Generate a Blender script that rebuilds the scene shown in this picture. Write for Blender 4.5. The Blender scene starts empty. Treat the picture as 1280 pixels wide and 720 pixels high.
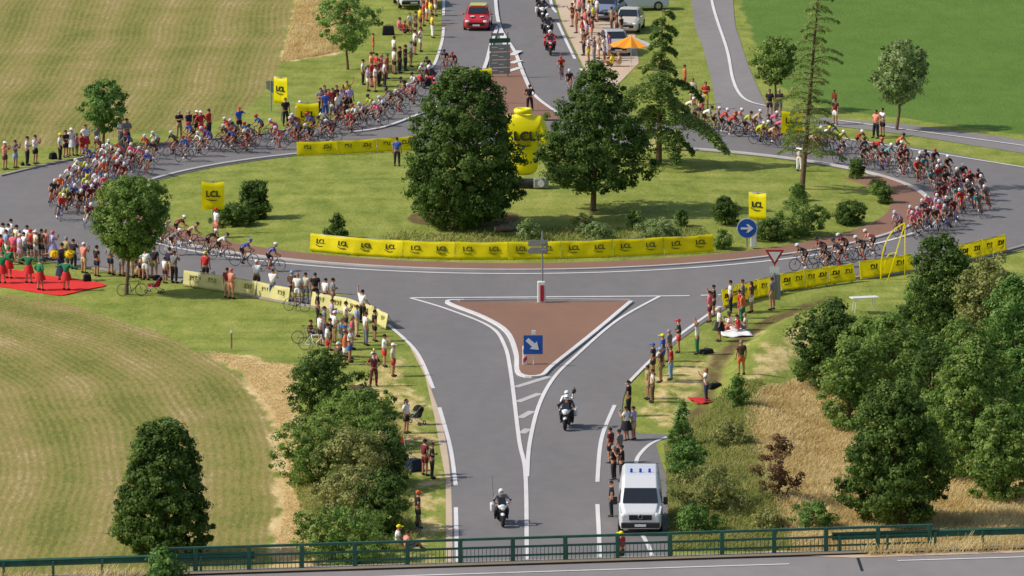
import bpy, bmesh, math, random
import numpy as np
from mathutils import Vector, Matrix, noise as mnoise
R = math.radians
random.seed(7); rng = np.random.default_rng(7)
scene = bpy.context.scene
C = scene.collection

# ---------------------------------------------------------------- camera
CAM = Vector((0.0, -428.2, 67.02)); PITCH = R(9.5527); FPX = 9130.0; ROLL = R(.13666)
cd = bpy.data.cameras.new('camera'); cam = bpy.data.objects.new('camera', cd); C.objects.link(cam)
cd.sensor_width = 36; cd.lens = FPX / 1280 * 36; cd.clip_start = 1; cd.clip_end = 9000
cam.matrix_world = Matrix.Translation(CAM) @ Matrix.Rotation(R(90) - PITCH, 4, 'X') @ Matrix.Rotation(-ROLL, 4, 'Z')
scene.camera = cam
# ---------------------------------------------------------------- world, sun, exposure
SUN_EL = R(42); SUN_DIR = Vector((.985, .10, 0)).normalized()      # the way the light travels over the ground
w = bpy.data.worlds.new("World"); scene.world = w; w.use_nodes = True
nt = w.node_tree; nt.nodes.clear()
sky = nt.nodes.new('ShaderNodeTexSky'); sky.sky_type = 'NISHITA'; sky.sun_disc = False
sky.sun_elevation = SUN_EL
az = math.atan2(-SUN_DIR.x, -SUN_DIR.y)
sky.sun_rotation = az
sky.dust_density = 2.0
bg = nt.nodes.new('ShaderNodeBackground'); bg.inputs['Strength'].default_value = .115
ow = nt.nodes.new('ShaderNodeOutputWorld')
nt.links.new(sky.outputs[0], bg.inputs[0]); nt.links.new(bg.outputs[0], ow.inputs[0])
sd = bpy.data.lights.new('sun', 'SUN'); sd.energy = 3.3; sd.angle = R(.6); sd.color = (1, .95, .86)
sun = bpy.data.objects.new('sun', sd); C.objects.link(sun)
ldir = Vector((SUN_DIR.x * math.cos(SUN_EL), SUN_DIR.y * math.cos(SUN_EL), -math.sin(SUN_EL)))
sun.rotation_euler = ldir.to_track_quat('-Z', 'Y').to_euler()
scene.view_settings.view_transform = 'Standard'; scene.view_settings.look = 'None'
scene.view_settings.exposure = 0.08; scene.view_settings.gamma = 1.0
scene.view_settings.use_curve_mapping = False
scene.cycles.max_bounces = 5; scene.cycles.transparent_max_bounces = 8

# ---------------------------------------------------------------- pixel -> place
_c, _s = math.cos(ROLL), math.sin(ROLL)
def ray(x, y):
    u, v = x - 640, y - 360
    u, v = _c * u + _s * v, -_s * u + _c * v
    return u, FPX * math.cos(PITCH) - v * math.sin(PITCH), -(FPX * math.sin(PITCH) + v * math.cos(PITCH))
def at(x, y, z=0.0):
    dx, dy, dz = ray(x, y); t = (z - CAM.z) / dz
    return Vector((CAM.x + dx * t, CAM.y + dy * t, z))
def sc_at(y): return (FPX * math.sin(PITCH) + (y - 360) * math.cos(PITCH)) / CAM.z
def lin(h):
    h = h.lstrip('#'); c = [int(h[i:i+2], 16) / 255 for i in (0, 2, 4)]
    return tuple(((v + .055) / 1.055) ** 2.4 if v > .04045 else v / 12.92 for v in c)

# ---------------------------------------------------------------- materials
M = {}
def mat(name, col, rough=.8, var=0.0, scale=4.0, bump=0.0, metal=0.0, objcol=False, trans=0.0, coat=0.0, spec=.4, attr=None, bscale=None, detail=6):
    m = bpy.data.materials.new(name); m.use_nodes = True; n = m.node_tree.nodes; l = m.node_tree.links
    p = n['Principled BSDF']; p.inputs['Roughness'].default_value = rough; p.inputs['Metallic'].default_value = metal
    p.inputs['Specular IOR Level'].default_value = spec; p.inputs['Coat Weight'].default_value = coat
    src = None
    if objcol:
        oi = n.new('ShaderNodeObjectInfo'); src = oi.outputs['Color']
    elif attr:
        va = n.new('ShaderNodeAttribute'); va.attribute_name = attr; src = va.outputs['Color']
    if src is None:
        rgb = n.new('ShaderNodeRGB'); rgb.outputs[0].default_value = (*col, 1); src = rgb.outputs[0]
    if var > 0:
        tc = n.new('ShaderNodeTexCoord'); g = n.new('ShaderNodeNewGeometry')
        nz = n.new('ShaderNodeTexNoise'); nz.inputs['Scale'].default_value = scale; nz.inputs['Detail'].default_value = detail
        l.new(g.outputs['Position'], nz.inputs['Vector'])
        mr = n.new('ShaderNodeMapRange'); mr.inputs[1].default_value = .25; mr.inputs[2].default_value = .75
        mr.inputs[3].default_value = 1 - var; mr.inputs[4].default_value = 1 + var
        l.new(nz.outputs[0], mr.inputs[0])
        vm = n.new('ShaderNodeVectorMath'); vm.operation = 'SCALE'
        l.new(src, vm.inputs[0]); l.new(mr.outputs[0], vm.inputs['Scale']); src = vm.outputs[0]
    l.new(src, p.inputs['Base Color'])
    if bump > 0:
        g2 = n.new('ShaderNodeNewGeometry'); nb = n.new('ShaderNodeTexNoise'); nb.inputs['Scale'].default_value = bscale or scale * 3
        l.new(g2.outputs['Position'], nb.inputs['Vector'])
        b = n.new('ShaderNodeBump'); b.inputs['Strength'].default_value = bump; b.inputs['Distance'].default_value = .05
        l.new(nb.outputs[0], b.inputs['Height']); l.new(b.outputs[0], p.inputs['Normal'])
    if trans > 0:
        t = n.new('ShaderNodeBsdfTranslucent'); l.new(src, t.inputs[0])
        mx = n.new('ShaderNodeMixShader'); mx.inputs[0].default_value = trans
        l.new(p.outputs[0], mx.inputs[1]); l.new(t.outputs[0], mx.inputs[2])
        l.new(mx.outputs[0], n['Material Output'].inputs[0])
    M[name] = m; return m
mat('cloth', None, .9, .12, 9, objcol=True)
mat('skin', lin('b98466'), .55)
mat('eye', (.01, .01, .01), .3)
mat('gloss', None, .35, objcol=True, coat=.5)
mat('black', (.015, .015, .016), .5)
mat('tyre', (.02, .02, .02), .85)
mat('rubber', (.03, .03, .03), .9)
mat('steel', (.35, .36, .37), .35, metal=.8)
mat('spoke', (.2, .2, .21), .4, metal=.5)
mat('glass', (.02, .025, .03), .08, spec=.8)
mat('white_paint', (.78, .78, .8), .3, coat=.5)
mat('sign_white', (.75, .75, .73), .5)
mat('sign_red', lin('b02430'), .5)
mat('sign_blue', lin('1a55a8'), .5)
mat('sign_grey', lin('8f9188'), .6, .1, 3)
mat('sign_green', lin('1f5a3c'), .5)
mat('pole_grey', lin('8b8d8e'), .5, .1, 3, metal=.3)
mat('banner', lin('fff200'), .6, .07, 1.2, trans=.5)
mat('banner_pale', lin('efe8a6'), .75, .1, 1.5, trans=.4)
mat('sign_yellow', lin('fff400'), .55, .05, 1.5, trans=.5)
mat('ink', (.02, .02, .015), .6)
mat('ink_pale', lin('a3a060'), .8)
mat('inflate', lin('f6e800'), .42, .05, 1.2, coat=.2, bump=.15, bscale=1.5)
mat('bark', lin('6f5a44'), .95, .35, 6, bump=.6)
mat('bark_pale', lin('86715a'), .95, .35, 6, bump=.6)
mat('rail_green', lin('34604f'), .5, .25, 2.5, bump=.1)
mat('concrete', lin('9c958a'), .9, .25, 1.2, bump=.3)
mat('carpet', lin('e03028'), .9, .12, 1.5, bump=.4, bscale=3)
mat('lamp', (.9, .9, .85), .1, spec=.9)
mat('blue_lens', lin('2050c0'), .2)
mat('red_lens', lin('a01818'), .2)

# ---------------------------------------------------------------- object helpers
def link(o, parent=None):
    C.objects.link(o)
    if parent: o.parent = parent
    return o
def tag(o, label=None, cat=None, group=None, kind=None):
    if label:
        o['label'] = label
    if cat: o['category'] = cat
    if group: o['group'] = group
    if kind: o['kind'] = kind
    return o
def empty(name, loc, rz=0): 
    o = bpy.data.objects.new(name, None); o.empty_display_size = .3
    link(o); o.location = loc; o.rotation_euler = (0, 0, rz); return o
class MB:
    def __init__(s): s.v = []; s.f = []; s.m = []; s.mi = 0
    def add(s, vs, fs):
        b = len(s.v); s.v += [tuple(v) for v in vs]; s.f += [tuple(b + i for i in f) for f in fs]; s.m += [s.mi] * len(fs); return s
    def box(s, c, d, rot=None, taper=1.0):
        x, y, z = d[0] / 2, d[1] / 2, d[2] / 2
        vs = [Vector((sx * x * (taper if sz > 0 else 1), sy * y * (taper if sz > 0 else 1), sz * z)) for sz in (-1, 1) for sy in (-1, 1) for sx in (-1, 1)]
        if rot is not None: vs = [rot @ v for v in vs]
        c = Vector(c)
        return s.add([v + c for v in vs], [(0, 2, 3, 1), (4, 5, 7, 6), (0, 1, 5, 4), (2, 6, 7, 3), (0, 4, 6, 2), (1, 3, 7, 5)])
    def tube(s, pts, rad, n=8, cap=True):
        pts = [Vector(p) for p in pts]
        if not hasattr(rad, '__len__'): rad = [rad] * len(pts)
        vs = []; fs = []
        for i, p in enumerate(pts):
            d = (pts[min(i + 1, len(pts) - 1)] - pts[max(i - 1, 0)]).normalized()
            a = Vector((0, 0, 1)) if abs(d.z) < .9 else Vector((1, 0, 0))
            u = d.cross(a).normalized(); w_ = d.cross(u)
            for k in range(n):
                t = 2 * math.pi * k / n; vs.append(p + (u * math.cos(t) + w_ * math.sin(t)) * rad[i])
        for i in range(len(pts) - 1):
            for k in range(n):
                k2 = (k + 1) % n; fs.append((i * n + k, i * n + k2, (i + 1) * n + k2, (i + 1) * n + k))
        if cap: fs.append(tuple(range(n - 1, -1, -1))); fs.append(tuple(range((len(pts) - 1) * n, len(pts) * n)))
        return s.add(vs, fs)
    def ell(s, c, r, nu=12, nv=8, v0=0.0, v1=1.0, rot=None):
        c = Vector(c); vs = []; fs = []
        for j in range(nv + 1):
            t = math.pi * (v0 + (v1 - v0) * j / nv)
            for i in range(nu):
                p = 2 * math.pi * i / nu
                q = Vector((r[0] * math.sin(t) * math.cos(p), r[1] * math.sin(t) * math.sin(p), r[2] * math.cos(t)))
                if rot is not None: q = rot @ q
                vs.append(c + q)
        for j in range(nv):
            for i in range(nu):
                i2 = (i + 1) % nu; fs.append((j * nu + i, (j + 1) * nu + i, (j + 1) * nu + i2, j * nu + i2))
        return s.add(vs, fs)
    def torus(s, c, R_, r, axis='X', n=28, m=6):
        c = Vector(c); vs = []; fs = []
        for i in range(n):
            a = 2 * math.pi * i / n
            for k in range(m):
                b = 2 * math.pi * k / m; q = R_ + r * math.cos(b); h = r * math.sin(b)
                p = {'X': (h, q * math.cos(a), q * math.sin(a)), 'Z': (q * math.cos(a), q * math.sin(a), h), 'Y': (q * math.cos(a), h, q * math.sin(a))}[axis]
                vs.append(c + Vector(p))
        for i in range(n):
            for k in range(m):
                i2 = (i + 1) % n; k2 = (k + 1) % m; fs.append((i * m + k, i2 * m + k, i2 * m + k2, i * m + k2))
        return s.add(vs, fs)
    def prism(s, poly, d, off=(0, 0, 0)):      # poly list of 3d points, extruded by vector d
        n = len(poly); poly = [Vector(p) + Vector(off) for p in poly]; d = Vector(d)
        return s.add(poly + [p + d for p in poly], [tuple(range(n)), tuple(range(2 * n - 1, n - 1, -1))] + [(i, i + n, (i + 1) % n + n, (i + 1) % n) for i in range(n)])
    def mesh(s, name, mats, smooth=False):
        me = bpy.data.meshes.new(name); me.from_pydata(s.v, [], s.f)
        if not isinstance(mats, (list, tuple)): mats = [mats]
        for m in mats: me.materials.append(M[m] if isinstance(m, str) else m)
        if len(mats) > 1: me.polygons.foreach_set('material_index', s.m)
        if smooth: me.polygons.foreach_set('use_smooth', [True] * len(me.polygons))
        bm = bmesh.new(); bm.from_mesh(me); bmesh.ops.recalc_face_normals(bm, faces=bm.faces); bm.to_mesh(me); bm.free()
        me.update(); return me
    def build(s, name, mats, parent=None, smooth=False, bevel=0):
        o = bpy.data.objects.new(name, s.mesh(name, mats, smooth)); link(o, parent)
        if bevel:
            b = o.modifiers.new('bevel', 'BEVEL'); b.width = bevel; b.segments = 2; b.limit_method = 'ANGLE'; b.angle_limit = R(35)
        return o
def inst(name, me, parent=None, loc=(0, 0, 0), col=None, rot=(0, 0, 0), sc=1):
    o = bpy.data.objects.new(name, me); link(o, parent); o.location = loc; o.rotation_euler = rot
    if sc != 1: o.scale = (sc, sc, sc)
    if col is not None: o.color = (*col, 1)
    return o
def np_mesh(name, V, F4, mats, attr=None, smooth=False):
    me = bpy.data.meshes.new(name); nv, nf = len(V), len(F4)
    me.vertices.add(nv); me.vertices.foreach_set('co', np.asarray(V, np.float32).ravel())
    k = F4.shape[1]
    me.loops.add(nf * k); me.loops.foreach_set('vertex_index', F4.astype(np.int32).ravel())
    me.polygons.add(nf); me.polygons.foreach_set('loop_start', np.arange(0, nf * k, k, dtype=np.int32))
    me.update(calc_edges=True)
    for m in (mats if isinstance(mats, (list, tuple)) else [mats]): me.materials.append(M[m] if isinstance(m, str) else m)
    for an, A in (attr or {}).items():
        if A.ndim == 2:
            a = me.color_attributes.new(an, 'FLOAT_COLOR', 'POINT'); a.data.foreach_set('color', A.astype(np.float32).ravel())
        else:
            a = me.attributes.new(an, 'FLOAT', 'POINT'); a.data.foreach_set('value', A.astype(np.float32))
    if smooth: me.polygons.foreach_set('use_smooth', [True] * nf)
    me.validate(); return me
def smooth_line(pts, n=8, closed=False):
    P = [Vector(p) for p in pts]; out = []
    for i in range(len(P) - 1):
        p0 = P[max(i - 1, 0)]; p1 = P[i]; p2 = P[i + 1]; p3 = P[min(i + 2, len(P) - 1)]
        for k in range(n):
            t = k / n; t2 = t * t; t3 = t2 * t
            out.append(.5 * ((2 * p1) + (-p0 + p2) * t + (2 * p0 - 5 * p1 + 4 * p2 - p3) * t2 + (-p0 + 3 * p1 - 3 * p2 + p3) * t3))
    out.append(P[-1]); return out

# ---------------------------------------------------------------- ground
BZ = 6.5                                            # height of the bridge deck
BA, BB = at(240, 714, BZ), at(1140, 690, BZ)        # foot of the bridge railing
bu = (BB - BA).normalized(); bn = Vector((bu.y, -bu.x, 0))      # along the bridge, towards the camera
def poly_mask(X, Y, poly):
    ins = np.zeros(X.shape, bool); n = len(poly)
    for i in range(n):
        x1, y1 = poly[i][0], poly[i][1]; x2, y2 = poly[(i + 1) % n][0], poly[(i + 1) % n][1]
        if y1 == y2: continue
        c = ((y1 > Y) != (y2 > Y)) & (X < (x2 - x1) * (Y - y1) / (y2 - y1) + x1); ins ^= c
    return ins
def dist_line(X, Y, pts):
    best = np.full(X.shape, 1e9); side = np.zeros(X.shape)
    for a, b in zip(pts[:-1], pts[1:]):
        dx, dy = b[0] - a[0], b[1] - a[1]; L = dx * dx + dy * dy
        t = np.clip(((X - a[0]) * dx + (Y - a[1]) * dy) / L, 0, 1)
        d = np.hypot(X - a[0] - t * dx, Y - a[1] - t * dy)
        s = np.sign(dx * (Y - a[1]) - dy * (X - a[0]))
        side = np.where(d < best, s, side); best = np.minimum(best, d)
    return best, best * side
def PL(*a): return [at(x, y) for x, y in a]
ditch = PL((1040, 372), (985, 393), (935, 418), (898, 452), (880, 500), (862, 545))
mound = PL((1120, 392), (1010, 408), (950, 440), (925, 490), (930, 560), (960, 640))
def height(X, Y):
    X = np.asarray(X, float); Y = np.asarray(Y, float)
    d, _ = dist_line(X, Y, ditch); h = -.45 * np.exp(-(d / 1.1) ** 2)
    d, _ = dist_line(X, Y, mound); h = h + .55 * np.exp(-(d / 2.6) ** 2)
    h = h + .03 * np.sin(X * .31 + 1) * np.sin(Y * .17) * (np.hypot(X - .5, Y) > 36) * (np.abs(X) > 14)
    # raised island and the bank that carries the bridge road
    r = np.hypot(X - .5, Y); h = h + .45 * np.clip(1 - (r / 21.5) ** 2, 0, 1)
    u = (X - BA.x) * bu.x + (Y - BA.y) * bu.y; v = (X - BA.x) * bn.x + (Y - BA.y) * bn.y
    e = np.clip(np.minimum((v + 11.0) / 10.4, (21 + 9 - v) / 10.4), 0, 1) * (BZ - .12)
    opening = (u > 6.0) & (u < 25.5)
    return np.where(opening, h, np.maximum(h, e))
def hz(p): return float(height(p.x, p.y))
def atg(x, y):
    p = at(x, y)
    for _ in range(5): p = at(x, y, hz(p))
    return p
def axis(lo, hi, st, far):
    a = list(np.arange(lo, hi + 1e-6, st)); d = st; x = a[0]; L = []
    while x > -far: d *= 1.35; x -= d; L.append(x)
    x = a[-1]; d = st; H = []
    while x < far: d *= 1.35; x += d; H.append(x)
    return np.array(L[::-1] + a + H)
gx = axis(-46, 46, .42, 3200); gy = axis(-150, 118, .5, 3200)
GX, GY = np.meshgrid(gx, gy); gsh = GX.shape
JX = GX + rng.normal(0, .22, gsh); JY = GY + rng.normal(0, .3, gsh)
far_l = [(-400, 500), (-400, -400)]
f_top = poly_mask(JX, JY, PL((-900, -160), (-900, 205), (0, 190), (150, 168), (230, 158), (290, 146), (318, 128), (345, 96), (358, 50), (372, -20), (385, -160)))
f_low = poly_mask(JX, JY, PL((-700, 350), (0, 366), (70, 374), (130, 392), (200, 414), (262, 440), (308, 480), (335, 520), (344, 575), (341, 630), (334, 690), (326, 800), (-700, 800)))
f_grn = poly_mask(JX, JY, PL((925, -200), (925, 0), (948, 60), (985, 118), (1040, 138), (1130, 150), (1280, 172), (1900, 240), (2300, -200)))
f_strw = poly_mask(JX, JY, PL((252, 434), (368, 455), (375, 560), (410, 700), (326, 800), (340, 640), (343, 575), (334, 515), (300, 465)))
f_strw |= poly_mask(JX, JY, PL((352, 78), (425, 66), (440, 20), (450, -200), (386, -200), (372, 0)))
f_dry = poly_mask(JX, JY, PL((925, 540), (945, 500), (1000, 482), (1060, 500), (1075, 570), (1140, 610), (1300, 590), (1500, 800), (985, 800), (940, 600)))
f_dry2 = poly_mask(JX, JY, PL((935, 450), (1010, 405), (1060, 410), (1000, 470), (925, 500)))
f_dryv = poly_mask(JX, JY, PL((495, 430), (520, 470), (545, 540), (556, 600), (560, 800), (515, 800), (505, 600), (480, 520), (430, 490)))
f_dryv |= poly_mask(JX, JY, PL((800, 490), (830, 465), (905, 430), (1000, 385), (1020, 395), (920, 450), (890, 500), (850, 540), (800, 530)))
f_path = poly_mask(JX, JY, PL((660, 278), (560, 262), (430, 300), (890, 300), (860, 285)))
def blur(a):
    a = a.astype(float)
    for _ in range(2):
        a = (np.roll(a, 1, 0) + np.roll(a, -1, 0) + 2 * a) / 4; a = (np.roll(a, 1, 1) + np.roll(a, -1, 1) + 2 * a) / 4
    return a
m1 = np.stack([blur(f_top | f_low), blur(f_grn), np.maximum(blur(f_dry), np.maximum(blur(f_dryv) * .55, blur(f_dry2) * .5)), blur(f_strw)], -1)
edge_l = PL((-250, 380), (0, 362), (130, 392), (230, 425), (300, 470), (340, 520), (354, 575), (352, 640), (345, 720), (340, 900))
_, rl = dist_line(GX, GY, edge_l)
tdir = (at(50, 8) - at(15, 62)).normalized(); rt = GX * -tdir.y + GY * tdir.x
row = np.where(GY > 0, rt, rl)
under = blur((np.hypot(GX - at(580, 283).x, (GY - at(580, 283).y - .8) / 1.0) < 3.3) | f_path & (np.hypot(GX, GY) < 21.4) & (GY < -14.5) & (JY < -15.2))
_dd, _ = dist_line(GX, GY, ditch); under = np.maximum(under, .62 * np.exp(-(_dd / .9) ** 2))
GZ = height(GX, GY)
rr = np.hypot(GX - .5, GY)
V = np.stack([GX, GY, GZ], -1).reshape(-1, 3)
ny, nx = gsh; idx = np.arange(ny * nx).reshape(ny, nx)
F = np.stack([idx[:-1, :-1], idx[:-1, 1:], idx[1:, 1:], idx[1:, :-1]], -1).reshape(-1, 4)
gm = bpy.data.materials.new('ground_cover'); gm.use_nodes = True
def ground_nodes(m):
    n = m.node_tree.nodes; l = m.node_tree.links; p = n['Principled BSDF']; p.inputs['Roughness'].default_value = .95; p.inputs['Specular IOR Level'].default_value = .15
    g = n.new('ShaderNodeNewGeometry')
    def nz(scale, detail=5, stretch=None, rough=.55):
        t = n.new('ShaderNodeTexNoise'); t.inputs['Scale'].default_value = scale; t.inputs['Detail'].default_value = detail; t.inputs['Roughness'].default_value = rough
        if stretch:
            mp = n.new('ShaderNodeMapping'); mp.inputs['Scale'].default_value = stretch; l.new(g.outputs['Position'], mp.inputs[0]); l.new(mp.outputs[0], t.inputs['Vector'])
        else: l.new(g.outputs['Position'], t.inputs['Vector'])
        return t.outputs[0]
    def ramp(f, stops):
        r = n.new('ShaderNodeValToRGB'); e = r.color_ramp.elements
        while len(e) < len(stops): e.new(.5)
        for i, (a, c) in enumerate(stops): e[i].position = a; e[i].color = (*c, 1)
        l.new(f, r.inputs[0]); return r.outputs[0]
    def mix(f, a, b):
        x = n.new('ShaderNodeMix'); x.data_type = 'RGBA'; l.new(f, x.inputs[0]); l.new(a, x.inputs[6]); l.new(b, x.inputs[7]); return x.outputs[2]
    def math_(op, a, b=None):
        x = n.new('ShaderNodeMath'); x.operation = op
        for i, q in enumerate((a, b)):
            if q is None: continue
            if isinstance(q, (int, float)): x.inputs[i].default_value = q
            else: l.new(q, x.inputs[i])
        return x.outputs[0]
    A1 = n.new('ShaderNodeAttribute'); A1.attribute_name = 'cover'; s1 = n.new('ShaderNodeSeparateColor'); l.new(A1.outputs['Color'], s1.inputs[0])
    A2 = n.new('ShaderNodeAttribute'); A2.attribute_name = 'rows'
    A3 = n.new('ShaderNodeAttribute'); A3.attribute_name = 'bare'
    big = nz(.12, 4); mid = nz(.7, 6, (1, .45, 1), .65); fine = nz(4.5, 6, (1, .4, 1), .7)
    # lawn: patches, faint mowing streaks, dry spots
    lf = math_('ADD', math_('MULTIPLY', mid, .5), math_('ADD', math_('MULTIPLY', fine, .25), math_('MULTIPLY', nz(.35, 3, (.25, 1.6, 1)), .25)))
    lawn = ramp(lf, [(.34, lin('65722f')), (.46, lin('818c3c')), (.55, lin('949a4a')), (.66, lin('aca65a'))])
    # worked field: rows following the edge
    ph = math_('ADD', math_('MULTIPLY', A2.outputs['Fac'], 1.0), math_('MULTIPLY', nz(.05, 1), 2.0))
    fr = math_('SINE', math_('MULTIPLY', ph, 2 * math.pi / .42)); wd = math_('SINE', math_('MULTIPLY', ph, 2 * math.pi / 4.3))
    sf = math_('ADD', math_('ADD', math_('MULTIPLY', math_('MULTIPLY', fr, nz(.5, 4)), .075), math_('MULTIPLY', wd, .05)), math_('ADD', math_('ADD', math_('MULTIPLY', mid, .22), .06), math_('MULTIPLY', big, .3)))
    sf = math_('ADD', sf, math_('ADD', math_('MULTIPLY', nz(4.2, 6, (1, .3, 1), .9), .75), -.195))
    sf = math_('ADD', sf, math_('MULTIPLY', math_('GREATER_THAN', math_('SINE', math_('MULTIPLY', ph, 2 * math.pi / 1.9)), .95), math_('MULTIPLY', nz(1.1, 4), .055)))
    field = ramp(sf, [(.39, lin('727538')), (.465, lin('888642')), (.53, lin('94884f')), (.59, lin('9f8e5a')), (.71, lin('bdaa7c'))])
    ff = math_('ADD', math_('MULTIPLY', mid, .4), math_('ADD', math_('MULTIPLY', fine, .3), math_('MULTIPLY', big, .3)))
    green = ramp(ff, [(.3, lin('516e2b')), (.5, lin('5f7c32')), (.7, lin('6f883c'))])
    dryf = math_('ADD', math_('MULTIPLY', nz(1.6, 7, (1, .5, 1), .75), .6), math_('MULTIPLY', mid, .4))
    dry = ramp(dryf, [(.34, lin('a3904f')), (.47, lin('bda768')), (.56, lin('d2bd84')), (.68, lin('e4d2a2'))])
    straw = ramp(dryf, [(.34, lin('b59760')), (.47, lin('cfb27a')), (.56, lin('dec390')), (.68, lin('ead6aa'))])
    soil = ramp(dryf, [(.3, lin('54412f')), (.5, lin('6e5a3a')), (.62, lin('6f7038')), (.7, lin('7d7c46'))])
    def soft(f, k=.55):      # breaks the edge of a cover with noise
        a = math_('ADD', f, math_('MULTIPLY', math_('SUBTRACT', mid, .5), k * 2))
        r = n.new('ShaderNodeMapRange'); r.interpolation_type = 'SMOOTHSTEP'; r.inputs[1].default_value = .35; r.inputs[2].default_value = .65
        l.new(a, r.inputs[0]); return r.outputs[0]
    col = mix(soft(s1.outputs[0], .25), lawn, field); col = mix(soft(s1.outputs[1], .2), col, green)
    col = mix(soft(s1.outputs[2], .9), col, dry); col = mix(soft(A1.outputs['Alpha'], .6), col, straw)
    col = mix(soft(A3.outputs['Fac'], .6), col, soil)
    l.new(col, p.inputs['Base Color'])
    b = n.new('ShaderNodeBump'); b.inputs['Strength'].default_value = .55; b.inputs['Distance'].default_value = .12
    l.new(math_('ADD', fine, math_('MULTIPLY', mid, 1.2)), b.inputs['Height']); l.new(b.outputs[0], p.inputs['Normal'])
ground_nodes(gm); M['ground'] = gm
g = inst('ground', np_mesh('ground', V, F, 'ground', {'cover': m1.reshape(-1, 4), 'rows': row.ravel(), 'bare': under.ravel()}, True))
g['kind'] = 'structure'

# ---------------------------------------------------------------- asphalt
def asphalt(name, h, dark=1.0):
    m = bpy.data.materials.new(name); m.use_nodes = True; n = m.node_tree.nodes; l = m.node_tree.links; p = n['Principled BSDF']
    g = n.new('ShaderNodeNewGeometry')
    def nz(sc, st, d=5, r=.6):
        t = n.new('ShaderNodeTexNoise'); t.inputs['Scale'].default_value = sc; t.inputs['Detail'].default_value = d; t.inputs['Roughness'].default_value = r
        mp = n.new('ShaderNodeMapping'); mp.inputs['Scale'].default_value = st; l.new(g.outputs['Position'], mp.inputs[0]); l.new(mp.outputs[0], t.inputs['Vector']); return t.outputs[0]
    def mm(op, a, b):
        x = n.new('ShaderNodeMath'); x.operation = op
        for i, q in enumerate((a, b)):
            if isinstance(q, (int, float)): x.inputs[i].default_value = q
            else: l.new(q, x.inputs[i])
        return x.outputs[0]
    f = mm('ADD', mm('MULTIPLY', nz(.25, (1, .25, 1), 3), .35), mm('ADD', mm('MULTIPLY', nz(1.2, (1, .5, 1)), .3), mm('MULTIPLY', nz(22, (1, .5, 1), 3, .8), .35)))
    r = n.new('ShaderNodeValToRGB'); e = r.color_ramp.elements; c = lin(h)
    e[0].position = .38; e[0].color = (*[v * .89 * dark for v in c], 1); e[1].position = .62; e[1].color = (*[v * 1.11 * dark for v in c], 1)
    l.new(f, r.inputs[0]); l.new(r.outputs[0], p.inputs['Base Color']); p.inputs['Roughness'].default_value = .85; p.inputs['Specular IOR Level'].default_value = .3
    M[name] = m
asphalt('asphalt', '7b7776'); asphalt('asphalt_pale', '8a8482'); asphalt('brown_apron', '8d6a57'); asphalt('pale_verge', 'c9b39a')
asphalt('paint', 'dbd7d5'); asphalt('paint_worn', 'bdb8b4')
def sheet(name, pts, z, m, kind='structure', drop=.3):
    mb = MB(); P = [(p[0], p[1], z) for p in pts]
    mb.add(P, [tuple(range(len(P)))])
    o = mb.build(name, m); 
    bm = bmesh.new(); bm.from_mesh(o.data); bmesh.ops.triangulate(bm, faces=bm.faces, ngon_method='EAR_CLIP')
    for f in bm.faces:
        if f.normal.z < 0: f.normal_flip()
    bm.to_mesh(o.data); bm.free()
    if kind: o['kind'] = kind
    return o
def annulus(name, r0, r1, z, m, a0=0, a1=360, n=180, thick=0, cx=.5, cy=0):
    mb = MB(); vs = []; fs = []
    prof = [(r0, z), (r1, z)] if not thick else [(r0, z - thick), (r0, z), (r1, z), (r1, z - thick)]
    k = len(prof); full = (a1 - a0) >= 360; N = n if full else n + 1
    for i in range(N):
        a = R(a0 + (a1 - a0) * i / n)
        for (r, zz) in prof: vs.append((cx + r * math.cos(a), cy + r * math.sin(a), zz))
    for i in range(n):
        j = (i + 1) % N
        for q in range(k - 1): fs.append((i * k + q, i * k + q + 1, j * k + q + 1, j * k + q))
    mb.add(vs, fs); o = mb.build(name, m); o['kind'] = 'structure'
    if not thick:
        bm = bmesh.new(); bm.from_mesh(o.data)
        for f in bm.faces:
            if f.normal.z < 0: f.normal_flip()
        bm.to_mesh(o.data); bm.free()
    return o
def strip(mb, pts, wd, z, h=0.0):
    P = [Vector((p[0], p[1], z)) for p in pts]; L = []; Rr = []
    for i, p in enumerate(P):
        d = (P[min(i + 1, len(P) - 1)] - P[max(i - 1, 0)]).normalized(); n_ = Vector((-d.y, d.x, 0)) * wd / 2
        L.append(p + n_); Rr.append(p - n_)
    N = len(P)
    if h == 0: mb.add(L + Rr, [(N + i, N + i + 1, i + 1, i) for i in range(N - 1)])
    else:
        dn = Vector((0, 0, h))
        mb.add([p - dn for p in L] + L + Rr + [p - dn for p in Rr], [(q * N + i, q * N + i + 1, (q + 1) * N + i + 1, (q + 1) * N + i) for q in range(3) for i in range(N - 1)] + [(0, N, 2 * N, 3 * N), (N - 1, 4 * N - 1, 3 * N - 1, 2 * N - 1)])
def line_obj(name, segs, wd, z, m='paint', h=0.0, n=8):
    mb = MB()
    for s in segs: strip(mb, smooth_line([at(x, y) for x, y in s], n), wd, z, h)
    o = mb.build(name, m); o['kind'] = 'structure'; return o
annulus('ring_road', 23.9, 33.35, .030, 'asphalt')
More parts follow.
